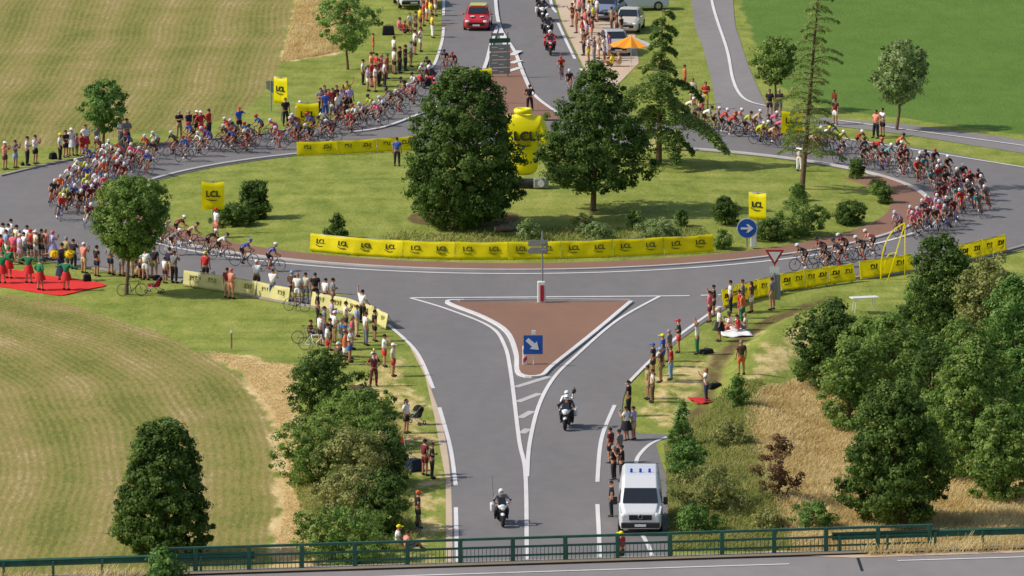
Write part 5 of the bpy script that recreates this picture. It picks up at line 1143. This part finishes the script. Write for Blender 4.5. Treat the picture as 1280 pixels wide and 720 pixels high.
# white folding frame on the grass
t = empty('folding_table', atg(1080, 392), R(15)); tag(t, 'white folding table with thin legs beyond the grove edge', 'table'); m_ = MB(); m_.box((0, 0, .8), (1.5, .6, .05)); m_.build('table_top', 'sign_white', t, bevel=.01)
for sx in (-1, 1):
    for sy in (-1, 1): m_ = MB(); m_.tube([(.6 * sx, .22 * sy, 0), (.5 * sx, .2 * sy, .8)], .02, 6); m_.build('leg', 'sign_white', t)
# parasol
t = empty('parasol', at(790, 86, .02)); tag(t, 'orange and white parasol over the upper right picnic spot', 'parasol')
n = 8
for k in range(n):
    m_ = MB(); a0, a1 = 2 * math.pi * k / n, 2 * math.pi * (k + 1) / n; A = Vector((1.45 * math.cos(a0), 1.45 * math.sin(a0), 1.62)); B = Vector((1.45 * math.cos(a1), 1.45 * math.sin(a1), 1.62)); T_ = Vector((0, 0, 2.2)); m_.prism([T_, A, (A + B) / 2 - Vector((0, 0, .05)) + (A + B) * -.02, B], (0, 0, -.015))
    o = m_.build('canopy_panel', 'cloth', t); o.color = (*lin('e8e4e0' if math.cos(a0 + .3) > .55 else 'f0982a'), 1)
m_ = MB(); m_.tube([(0, 0, 0), (0, 0, 2.25)], .025, 8); m_.build('pole', 'sign_white', t)

# ---------------------------------------------------------------- red carpet, stroller, bags and small things
cp = PL((-60, 340), (0, 339), (17, 335), (62, 343), (103, 348), (133, 355), (110, 360), (85, 366), (72, 367), (37, 362), (0, 356), (-60, 352))
m_ = MB(); P = smooth_line(cp, 3); m_.prism([(p.x, p.y, hz(p) + .025 + .012 * math.sin(i * 1.9)) for i, p in enumerate(P)], (0, 0, .03)); o = m_.build('carpet', 'carpet'); tag(o, 'bright red carpet lying on the grass under the dancers', 'carpet')
bm = bmesh.new(); bm.from_mesh(o.data); bmesh.ops.triangulate(bm, faces=bm.faces, ngon_method='EAR_CLIP'); bm.to_mesh(o.data); bm.free()
def stroller(x, y, rz, c1, c2, label):
    t = empty('stroller', atg(x, y), rz); tag(t, label, 'stroller')
    m_ = MB(); 
    for s in (-1, 1): m_.tube([(.22 * s, .4, .1), (.22 * s, -.1, .55), (.22 * s, -.5, 1.0)], .015, 6); m_.tube([(.22 * s, -.4, .1), (.22 * s, .2, .6)], .015, 6)
    m_.tube([(-.22, -.5, 1.0), (.22, -.5, 1.0)], .02, 6); m_.build('frame', 'steel', t)
    m_ = MB(); m_.prism([(-.2, -.25, .35), (-.2, .3, .35), (-.2, .38, .5), (-.2, -.1, .5), (-.2, -.35, .9), (-.2, -.42, .85)], (.4, 0, 0)); o = m_.build('seat', 'cloth', t, bevel=.02); o.color = (*lin(COL[c1]), 1)
    m_ = MB(); m_.ell((0, -.2, .72), (.22, .3, .3), 12, 6, 0, .5); o = m_.build('hood', 'cloth', t, True); o.color = (*lin(COL[c2]), 1)
    for sx in (-1, 1):
        for sy in (-1, 1): m_ = MB(); m_.torus((.24 * sx, .4 * sy, .1), .08, .025, 'X', 14, 6); m_.build('wheel', 'tyre', t, True)
stroller(193, 364, R(70), 'red', 'black', 'black stroller with red bag right of the round roadside tree')
stroller(518, 530, R(60), 'dark', 'black', 'dark stroller beside the white shirted person on the left verge')
def bag(x, y, c, label, sz=(.5, .3, .35), z=0, cat='bag'):
    t = empty('bag', atg(x, y), random.random()); tag(t, label, cat); m_ = MB(); m_.box((0, 0, sz[2] / 2), sz, taper=.8); o = m_.build('sack', 'cloth', t, bevel=.08); o.color = (*lin(COL[c]), 1)
    m_ = MB(); m_.tube([(-sz[0] * .2, 0, sz[2]), (0, 0, sz[2] + .12), (sz[0] * .2, 0, sz[2])], .015, 6); m_.build('handle', 'black', t)
bag(67, 196, 'black', 'black bag on the upper left verge beside the white shirted people', (.55, .35, .4)); bag(29, 204, 'dark', 'small dark bag by the upper left kerb', (.3, .2, .2))
bag(893, 487, 'black', 'black bag beside the person filming on the right verge', (.8, .4, .3)); bag(109, 350, 'black', 'black bag at the right end of the red carpet', (.5, .3, .45))
bag(516, 588, 'navy', 'dark blue cart bag below the orange pennant on the left verge', (.8, .6, .6))
bag(882, 443, 'dark', 'dark cloth heap by the person in green trousers', (.9, .5, .25))
bag(487, 43, 'black', 'black box shaped bag on the grass below the white van', (.9, .5, .65))
def blanket(x, y, w_, d_, c1, label, rz=0, nm='blanket'):
    b_ = atg(x, y); m_ = MB(); n = 10; vs = []; 
    for j in range(n + 1):
        for i in range(n + 1): px_, py_ = w_ * (i / n - .5), d_ * (j / n - .5); vs.append((px_, py_, .06 + .04 * math.sin(px_ * 5 + j) + .02 * math.cos(i * 1.3)))
    m_.add(vs, [(j * (n + 1) + i, j * (n + 1) + i + 1, (j + 1) * (n + 1) + i + 1, (j + 1) * (n + 1) + i) for j in range(n) for i in range(n)]); o = m_.build(nm, 'cloth', smooth=True); o.location = b_; o.rotation_euler = (0, 0, rz); o.color = (*lin(COL[c1]), 1); tag(o, label, 'blanket')
    so = o.modifiers.new('s', 'SOLIDIFY'); so.thickness = .02
blanket(875, 503, .9, 1.6, 'red', 'red blanket on the grass beside the filming person, right verge', .3); blanket(917, 418, 1.6, 2.6, 'white', 'white blanket with seated people by the right ditch', .2)
blanket(450, 486, 1.0, 2.0, 'brown', 'brown cloth sheet in place of branches at the top of the left hedge', .5)  # made-up cloth sheet standing in for a heap of brown branches
t = empty('pennant', atg(509, 577)); tag(t, 'small orange pennant on a thin pole, left verge', 'flag'); m_ = MB(); m_.tube([(0, 0, 0), (-.22, 0, 1.3)], .015, 5); m_.build('pole', 'sign_white', t); m_ = MB(); m_.prism([(-.22, 0, 1.3), (-.15, 0, .95), (-.42, 0, .98)], (0, .01, 0)); o = m_.build('pennant_cloth', 'cloth', t); o.color = (*lin('e04a28'), 1)
t = empty('tricolour_flag', atg(24, 322)); tag(t, 'blue white red flag upright on a pole behind the dancers', 'flag'); m_ = MB(); m_.tube([(0, 0, 0), (0, 0, 1.75)], .02, 6); m_.build('pole', 'sign_white', t)
for k, c_ in enumerate(('2f55a8', 'e9e6e2', 'c22a2c')):
    m_ = MB(); m_.prism([(.0 + .12 * k, 0, 1.72 - .1 * k), (.12 + .12 * k, .05, 1.66 - .12 * k), (.1 + .1 * k, .02, .95 - .1 * k), (.0 + .1 * k, 0, .9 - .05 * k)], (0, .015, 0)); o = m_.build('flag_stripe', 'cloth', t); o.color = (*lin(c_), 1)
for x, y, rz, cc, lb, ln in ((165, 368, 95, 'black', 'black bicycle leaning by the trunk of the round roadside tree', .2), (256, 359, 88, 'white', 'white bicycle under the person in red at the pale barriers', 0), (370, 388, 60, 'black', 'dark bicycle behind the group of people at the left barriers', .25), (384, 428, 100, 'grey', 'grey bicycle leaning left of the hedge top people', .3), (392, 437, 80, 'white', 'white bicycle nearest the top of the left hedge', .2), (520, 664, 10, 'dark', 'dark bicycle beside the black clad person at the left verge bottom', .1), (908, 412, 80, 'white', 'white bicycle lying by the seated people at the right ditch', 1.2)):
    b_ = bicycle(atg(x, y), R(rz), cc, lb, R(0)); b_.rotation_euler = (0, ln, R(rz))
    if ln > 1: b_.location.z += .1
def pompom(loc, label):
    m_ = MB(); g = random.Random(int(loc.x * 77))
    m_.ell(loc, (.2, .2, .2), 10, 8)
    for k in range(160):
        d = Vector((g.gauss(0, 1), g.gauss(0, 1), g.gauss(0, 1))).normalized(); s = d.orthogonal().normalized() * .02; p0 = Vector(loc) + d * .17; p1 = Vector(loc) + d * g.uniform(.27, .36); m_.add([p0 - s, p0 + s, p1], [(0, 1, 2)])
    o = m_.build('pompom', 'cloth'); o.color = (*lin('f0dc20'), 1); tag(o, label, 'pompom', 'yellow pompoms')

# ---------------------------------------------------------------- spectators
HD = {'d': ('hair', 'dark'), 'b': ('hair', 'brown'), 'f': ('hair', 'fair'), 'g': ('hair', 'grey'), 'L': ('long_hair', 'dark'), 'F': ('long_hair', 'fair')}
def headcode(c):
    if c in HD: return HD[c]
    k, col = c.split(':'); return ({'c': 'cap', 'h': 'hat', 'H': 'helmet'}[k], col)
BT = {'t': 'trousers', 's': 'shorts', 'k': 'skirt', 'D': 'dress'}
def faceto(p):
    x, y = p.x - .5, p.y; r_ = math.hypot(x, y)
    if y < -36: q = Vector((.6, y + 1.5))
    elif y > 42: q = Vector((0, y))
    else: q = Vector((.5 + x / r_ * 29, y / r_ * 29))
    return head_to(q.x - p.x, q.y - p.y)
def crowd(place, group, rows):
    for r in rows:
        x, y, top, bot, hd, ps = r[:6]; o_ = r[6] if len(r) > 6 else {}
        p = atg(x, y); p.z = max(p.z, o_.get('z', 0)); rz = o_.get('rz'); rz = faceto(p) + random.gauss(0, .25) if rz is None else R(rz)
        person(p, rz, ps, top, (BT[bot[0]], bot[2:]), headcode(hd), o_.get('tt', 'top'), place, group, o_.get('sc', random.uniform(.97, 1.05)), key=x)
GU = 'spectators on the upper left verge'
crowd('upper left verge', GU, [
 (7, 209, 'salmon', 's:brown', 'c:white', 'phone'), (20, 207, 'grey', 's:lightblue', 'd', 'phone'), (35, 204, 'white', 't:black', 'd', 'fold'), (45, 202, 'white', 's:black', 'd', 'phone'),
 (76, 199, 'white', 't:black', 'c:yellow', 'stand'), (83, 194, 'dark', 's:black', 'd', 'fold'), (90, 192, 'white', 'k:white', 'c:white', 'stand'), (97, 192, 'pink', 's:brown', 'b', 'stand', dict(sc=.8)),
 (103, 190, 'red', 's:red', 'd', 'stand', dict(sc=.72)), (108, 189, 'white', 'k:red', 'd', 'hips'), (122, 185, 'grey', 's:dark', 'b', 'stand', dict(sc=.85)), (152, 182, 'white', 't:grey', 'c:khaki', 'fold'), (160, 182, 'grey', 't:dark', 'd', 'fold')])
crowd('behind the left bunch', GU, [
 (225, 170, 'black', 't:khaki', 'g', 'fold'), (237, 171, 'navy', 's:grey', 'g', 'stand'), (247, 170, 'maroon', 's:dark', 'c:white', 'stand'), (252, 171, 'red', 's:red', 'c:white', 'hips'), (262, 170, 'red', 't:dark', 'd', 'stand'), (300, 166, 'blue', 's:dark', 'c:red', 'point'),
 (358, 156, 'black', 't:black', 'd', 'stand'), (376, 158, 'white', 's:grey', 'c:white', 'stand')])
GN = 'spectators left of the north road'
crowd('right of lower yellow flag', GN, [
 (402, 143, 'grey', 't:dark', 'd', 'fold'), (407, 140, 'blue', 's:navy', 'd', 'phone'), (412, 144, 'red', 's:white', 'b', 'stand'), (408, 148, 'blue', 't:blue', 'd', 'stand'), (417, 142, 'maroon', 's:dark', 'd', 'hips'), (422, 139, 'black', 's:brown', 'd', 'stand'),
 (427, 144, 'white', 's:grey', 'f', 'fold'), (430, 138, 'purple', 'k:white', 'L', 'stand'), (435, 134, 'yellow', 's:white', 'b', 'wave'), (438, 141, 'lilac', 's:black', 'd', 'stand'), (433, 148, 'dark', 's:dark', 'd', 'phone'), (423, 150, 'white', 't:jeans', 'b', 'stand')])
crowd('left of north road curve', GN, [
 (455, 105, 'white', 't:dark', 'd', 'stand'), (461, 113, 'lilac', 's:white', 'b', 'fold'), (466, 108, 'red', 's:dark', 'b', 'stand'), (470, 114, 'white', 's:salmon', 'd', 'phone'), (475, 107, 'maroon', 't:dark', 'd', 'stand'), (482, 108, 'white', 't:dark', 'g', 'hips'),
 (485, 98, 'red', 's:red', 'c:green', 'fold'), (472, 98, 'red', 's:dark', 'd', 'stand'), (465, 97, 'salmon', 's:brown', 'b', 'phone'), (478, 100, 'pink', 's:white', 'F', 'stand'), (494, 92, 'white', 's:black', 'b', 'stand'), (501, 91, 'dark', 't:dark', 'd', 'stand'),
 (508, 88, 'black', 't:dark', 'd', 'fold'), (494, 77, 'white', 's:grey', 'b', 'stand'), (515, 83, 'white', 's:khaki', 'g', 'stand'), (520, 68, 'white', 's:black', 'd', 'phone'), (527, 64, 'white', 's:white', 'd', 'hips'), (468, 66, 'orange', 's:orange', 'd', 'stand', dict(sc=.8))])
crowd('below the upper left van', GN, [
 (501, 38, 'pink', 's:grey', 'b', 'sit'), (507, 42, 'red', 's:dark', 'f', 'sit'), (514, 40, 'white', 's:khaki', 'd', 'stand', dict(sc=.8)), (521, 44, 'brown', 's:dark', 'b', 'stand'), (527, 38, 'yellow', 's:brown', 'd', 'fold'), (531, 32, 'orange', 's:orange', 'b', 'stand'), (535, 26, 'orange', 's:white', 'd', 'phone'),
 (542, 47, 'yellow', 't:white', 'd', 'hips'), (540, 30, 'yellow', 's:khaki', 'd', 'wave'), (538, 14, 'red', 's:dark', 'd', 'stand'), (546, 20, 'salmon', 's:white', 'b', 'stand'), (543, 6, 'brown', 's:dark', 'd', 'fold'), (529, 18, 'grey', 's:grey', 'g', 'stand')])
GE = 'spectators right of the north road'
crowd('right of north road', GE, [
 (717, 34, 'black', 's:brown', 'd', 'phone'), (722, 42, 'salmon', 's:khaki', 'b', 'stand'), (720, 18, 'yellow', 's:white', 'f', 'stand'), (726, 26, 'pink', 's:dark', 'd', 'hips'), (731, 22, 'brown', 's:grey', 'd', 'stand'), (733, 44, 'pink', 's:white', 'b', 'fold'), (738, 32, 'white', 's:dark', 'd', 'stand'),
 (741, 20, 'yellow', 's:yellow', 'd', 'cheer'), (743, 36, 'lime', 's:dark', 'd', 'fold'), (748, 28, 'white', 's:jeans', 'b', 'stand'), (729, 54, 'red', 's:white', 'd', 'stand'), (735, 58, 'lilac', 's:dark', 'L', 'stand'), (731, 70, 'brown', 't:dark', 'd', 'stand'), (741, 52, 'maroon', 's:salmon', 'd', 'stand'),
 (737, 78, 'white', 's:yellow', 'g', 'stand'), (744, 79, 'grey', 't:grey', 'g', 'fold'), (750, 74, 'khaki', 's:white', 'b', 'stand'), (757, 77, 'white', 's:lilac', 'd', 'phone'), (763, 74, 'purple', 's:white', 'd', 'stand'), (766, 84, 'yellow', 's:brown', 'b', 'sit'), (775, 84, 'beige', 's:white', 'f', 'sit'),
 (772, 44, 'brown', 't:brown', 'b', 'stand'), (766, 40, 'khaki', 't:brown', 'd', 'stand'), (778, 50, 'dark', 's:khaki', 'd', 'stand'), (796, 38, 'white', 's:dark', 'd', 'sit'), (803, 34, 'green', 's:dark', 'd', 'sit')])
crowd('north splitter island', 'people on the islands', [(663, 141, 'black', 't:black', 'd', 'hips', dict(z=.13, rz=180))])
crowd('island lawn by barrier', 'people on the islands', [(497, 207, 'blue', 't:dark', 'd', 'stand', dict(rz=170)), (271, 296, 'white', 's:salmon', 'c:red', 'stand', dict(rz=-60)), (1000, 216, 'white', 't:white', 'b', 'stand', dict(rz=150))])
GQ = 'spectators beyond the upper right of the ring'
crowd('right of the cedar', GQ, [(857, 114, 'orange', 's:red', 'd', 'stand'), (867, 132, 'cream', 's:white', 'b', 'stand'), (883, 138, 'red', 's:yellow', 'd', 'fold'), (877, 148, 'white', 's:beige', 'b', 'stand')])
crowd('end of side road', GQ, [(963, 148, 'black', 's:dark', 'd', 'stand'), (975, 148, 'dark', 's:grey', 'g', 'fold'), (1045, 158, 'maroon', 's:white', 'b', 'stand'), (1044, 141, 'orange', 's:white', 'b', 'stand', dict(sc=.8))])
crowd('by pale lopsided tree', GQ, [(1096, 175, 'salmon', 't:black', 'd', 'hips'), (1104, 173, 'white', 's:black', 'd', 'phone')])
GL = 'spectators on the lower left verge'
crowd('left edge behind the dancers', GL, [(4, 315, 'white', 's:red', 'd', 'stand'), (11, 314, 'white', 's:red', 'd', 'phone'), (17, 325, 'pink', 's:red', 'f', 'stand'), (25, 327, 'lilac', 's:lilac', 'c:cream', 'stand'), (30, 324, 'white', 's:jeans', 'b', 'phone'), (38, 322, 'red', 's:dark', 'c:red', 'stand'), (45, 323, 'cream', 's:white', 'h:cream', 'fold'), (52, 323, 'brown', 's:dark', 'd', 'stand'), (1, 328, 'red', 's:red', 'd', 'stand'), (34, 318, 'white', 's:navy', 'b', 'fold'), (57, 321, 'salmon', 's:white', 'f', 'stand'), (21, 317, 'cream', 's:dark', 'd', 'stand'), (8, 322, 'lightblue', 's:white', 'b', 'stand'), (14, 308, 'white', 's:grey', 'd', 'stand')])
crowd('beside the red carpet', GL, [(66, 323, 'lilac', 'k:lilac', 'c:pink', 'phone'), (83, 332, 'khaki', 't:dark', 'g', 'stand'), (92, 334, 'black', 't:black', 'd', 'phone'), (105, 339, 'salmon', 's:beige', 'c:white', 'phone'), (121, 343, 'black', 's:navy', 'd', 'stand'), (138, 341, 'grey', 's:navy', 'd', 'hips'), (152, 343, 'dark', 's:grey', 'd', 'stand')])
pb = at(78, 348); pb.z = hz(pb); fz = R(8)
person(pb, fz + R(180), 'aside', 'navy', ('dress', 'navy'), ('hair', 'dark'), 'top', '', '', 1.22); d = people.pop(); tag(d['o'], 'tall person in dark blue dress holding two yellow pompoms behind the dancers', 'person', GL)
for s, lb in ((-1, 'left'), (1, 'right')): pompom(pb + Vector((s * .42, -.25, 1.55)), f'{lb} yellow pompom held by the tall person in dark blue')
crowd('right of round roadside tree', GL, [(163, 345, 'brown', 's:beige', 'd', 'stand'), (171, 345, 'beige', 't:dark', 'b', 'sit'), (182, 348, 'white', 's:white', 'd', 'stand'), (206, 352, 'white', 's:burgundy', 'd', 'stand', dict(sc=.85)), (212, 346, 'navy', 's:beige', 'd', 'stand'), (218, 352, 'grey', 't:dark', 'b', 'phone'), (193, 346, 'dark', 's:khaki', 'd', 'stand'), (177, 346, 'white', 's:navy', 'b', 'stand')])
crowd('at the pale barriers', GL, [(257, 355, 'red', 's:dark', 'H:yellow', 'stand', dict(z=.1)), (284, 371, 'maroon', 's:beige', 'd', 'stand'), (289, 372, 'salmon', 's:salmon', 'c:pink', 'fold'), (321, 364, 'white', 's:brown', 'c:white', 'phone'), (341, 374, 'white', 't:jeans', 'b', 'phone'),
 (365, 376, 'brown', 's:black', 'H:lightblue', 'fold'), (372, 379, 'white', 's:white', 'f', 'stand'), (382, 379, 'cream', 's:grey', 'd', 'stand'), (394, 380, 'black', 't:black', 'd', 'stand'), (407, 385, 'white', 't:black', 'd', 'stand'), (416, 387, 'grey', 's:brown', 'd', 'fold')])
crowd('above the left hedge', GL, [(397, 403, 'dark', 't:dark', 'd', 'stand'), (400, 431, 'white', 's:black', 'd', 'stand'), (412, 437, 'dark', 's:brown', 'b', 'phone'), (432, 416, 'cream', 's:dark', 'd', 'phone'), (453, 403, 'white', 't:black', 'd', 'wave'), (457, 431, 'white', 't:grey', 'b', 'stand'), (468, 426, 'black', 's:black', 'd', 'stand'),
 (430, 446, 'navy', 's:dark', 'c:blue', 'stand'), (422, 449, 'brown', 's:white', 'c:cream', 'sit'), (431, 455, 'orange', 's:white', 'b', 'fold'), (480, 458, 'white', 's:red', 'd', 'phone'), (491, 470, 'cream', 's:red', 'c:white', 'stand'), (388, 420, 'brown', 's:dark', 'd', 'sit'), (405, 424, 'grey', 't:jeans', 'b', 'stand'), (418, 428, 'white', 's:khaki', 'c:white', 'fold'), (426, 436, 'lightblue', 's:white', 'f', 'stand'), (440, 436, 'pink', 's:white', 'F', 'stand'), (437, 452, 'white', 's:blue', 'g', 'phone'), (446, 420, 'lightblue', 't:beige', 'b', 'stand'), (415, 412, 'lilac', 's:white', 'b', 'fold'), (409, 445, 'white', 's:red', 'd', 'stand')])
p_ = atg(467, 482); person(p_, R(15), 'hips', 'maroon', ('trousers', 'maroon'), ('hair', 'dark'), place='above the left hedge', group=GL); d = people.pop(); tag(d['o'], 'person in dark red clothes carrying a child with yellow cap on the shoulders', 'person', GL)
c_ = person(p_ + Vector((0, .03, 1.36)), R(15), 'sit', 'white', ('shorts', 'white'), ('cap', 'yellow'), sc=.62); d = people.pop(); tag(c_, 'small child in white with yellow cap riding on the shoulders', 'person', GL)
crowd('on the left road verge', GL, [(507, 541, 'white', 's:black', 'L', 'stand', dict(rz=60)), (530, 594, 'maroon', 's:maroon', 'd', 'stand'), (539, 598, 'dark', 't:dark', 'b', 'fold'), (521, 659, 'black', 's:dark', 'c:orange', 'hips'), (497, 682, 'white', 's:grey', 'c:yellow', 'sit'), (508, 688, 'salmon', 's:grey', 'b', 'sit')])
GRV = 'spectators on the lower right verge'
crowd('below the give way sign', GRV, [(913, 393, 'white', 't:black', 'd', 'stand'), (928, 391, 'grey', 's:dark', 'b', 'fold'), (939, 392, 'brown', 's:white', 'L', 'stand'), (924, 399, 'red', 's:red', 'd', 'hips', dict(sc=.88)), (928, 406, 'orange', 't:green', 'b', 'stand'), (965, 389, 'grey', 's:khaki', 'd', 'stand')])
crowd('by the right ditch', GRV, [(892, 397, 'dark', 's:dark', 'd', 'phone'), (887, 404, 'pink', 's:maroon', 'd', 'fold'), (899, 428, 'white', 'k:black', 'g', 'stand'), (911, 415, 'white', 's:red', 'b', 'sit'), (921, 417, 'red', 's:white', 'd', 'sit'), (931, 414, 'cream', 's:grey', 'f', 'sit'), (926, 470, 'brown', 's:orange', 'f', 'stand', dict(rz=200))])
crowd('along the right road edge', GRV, [(848, 442, 'dark', 's:red', 'c:red', 'fold'), (871, 444, 'white', 't:green', 'f', 'cheer'), (836, 453, 'grey', 't:grey', 'g', 'stand'), (828, 460, 'blue', 's:blue', 'c:yellow', 'stand'), (816, 471, 'dark', 's:dark', 'c:blue', 'stand'), (825, 479, 'brown', 's:khaki', 'c:lightblue', 'stand'), (838, 476, 'red', 't:lightblue', 'b', 'stand'),
 (815, 504, 'cream', 't:brown', 'b', 'hips'), (809, 500, 'khaki', 's:khaki', 'd', 'stand'), (785, 521, 'black', 't:black', 'd', 'stand'), (782, 552, 'white', 'k:black', 'd', 'phone'), (791, 551, 'lilac', 's:beige', 'd', 'fold'), (882, 503, 'white', 't:navy', 'F', 'phone')])
crowd('beside the white van', GRV, [(762, 580, 'maroon', 's:dark', 'd', 'stand'), (773, 582, 'grey', 's:dark', 'd', 'stand'), (766, 601, 'dark', 't:dark', 'g', 'fold'), (776, 603, 'black', 't:dark', 'd', 'phone'), (763, 647, 'black', 't:black', 'd', 'stand'), (775, 712, 'red', 's:dark', 'c:yellow', 'stand')])
# dancers
for x, y, ps, lb in ((3, 352, 'aside', 'leftmost dancer in green top and red skirt at the frame edge'), (11, 346, 'wave', 'second dancer from left, green top and red skirt, one arm up'), (36, 352, 'aside', 'third dancer from left in green top, arms out on the red carpet'), (50, 361, 'hips', 'fourth dancer from left in green top, nearest the carpet centre'), (83, 361, 'aside', 'rightmost dancer in green top and red skirt on the red carpet')):
    p_ = atg(x, y); p_.z += .04; o = person(p_, R(150 + random.uniform(-20, 20)), ps, 'green', ('skirt', 'red'), ('cap', 'green'), 'long_top', sc=1.02); people.pop(); tag(o, lb, 'person', 'dancers on the red carpet')

# past 300 people: the smallest of the far crowd become one countless mass
extra_n = len([o for o in C.objects if o.name.split('.')[0] == 'person']) - 298
far_ = sorted([d for d in people if d['o'].location.y > 45], key=lambda d: -d['o'].location.y)[:max(0, extra_n)]
bpy.context.view_layer.update()
if far_:
    Vs = []; Fs = []; Cs = []; base = 0
    for d in far_:
        people.remove(d)
        for ob in [d['o']] + list(d['o'].children):
            me = ob.data; mw = ob.matrix_world; me.calc_loop_triangles()
            co = np.empty(len(me.vertices) * 3, np.float32); me.vertices.foreach_get('co', co); co = co.reshape(-1, 3)
            co = co @ np.array(mw.to_3x3()).T + np.array(mw.translation); t_ = np.empty(len(me.loop_triangles) * 3, np.int32); me.loop_triangles.foreach_get('vertices', t_)
            Vs.append(co); Fs.append(t_.reshape(-1, 3) + base); base += len(co); c_ = lin('b98466') if ob == d['o'] else tuple(ob.color)[:3]; Cs.append(np.tile([*c_, 1], (len(co), 1)))
        for ob in list(d['o'].children) + [d['o']]: bpy.data.objects.remove(ob)
    mat('crowd_cloth', None, .9, .1, 9, attr='tone')
    o = inst('crowd', np_mesh('crowd', np.concatenate(Vs), np.concatenate(Fs), 'crowd_cloth', {'tone': np.concatenate(Cs)}, True)); tag(o, 'far spectators packed along both sides of the north road at the top', 'crowd', kind='stuff')

# ---------------------------------------------------------------- labels that single each one out
ORD = ['leftmost', 'second from left', 'third from left', 'fourth from left', 'fifth from left', 'sixth from left', 'seventh from left', 'eighth from left', 'ninth from left'] + [f'{n}th from left' for n in range(10, 40)]
def px_x(o): v = o.location - CAM; return v.x / v.y
def assign(items, keyf, basef, catn, groupf):
    D = {}
    for it in items: D.setdefault(keyf(it), []).append(it)
    for k, L in D.items():
        L.sort(key=lambda it: px_x(it['obj']))
        for i, it in enumerate(L):
            lab = basef(it) if len(L) == 1 else f'{ORD[i]} {basef(it)}'
            if len(lab.split()) > 16: lab = ' '.join(lab.replace(' and ', ', ').split()[:16])
            tag(it['obj'], lab, catn, groupf(it))
for d in people: d['obj'] = d['o']
def pl(d):
    bt = {'trousers': 'trousers', 'shorts': 'shorts', 'bib': 'shorts', 'skirt': 'skirt', 'dress': 'dress'}[d['bot'][0]]
    return f"person in {cw(d['top'])} top and {cw(d['bot'][1])} {bt}, {d['place']}"
assign(people, lambda d: pl(d), pl, 'person', lambda d: d['group'])
for d in riders: d['obj'] = d['p']
rl_ = lambda d: f"rider in {cw(d['j'])} with {cw(d['h'])} helmet {d['zone']}"
assign(riders, rl_, rl_, 'person', lambda d: 'racing cyclists in the race')
for d in riders: d['lab'] = d['p']['label']
for d in riders: 
    L = 'bike of ' + d['lab']
    if len(L.split()) > 16: L = L.replace('from left rider', 'from left', 1)
    if len(L.split()) > 16: L = L.replace(' with ', ', ')
    tag(d['b'], L, 'bicycle', 'racing bicycles in the race')
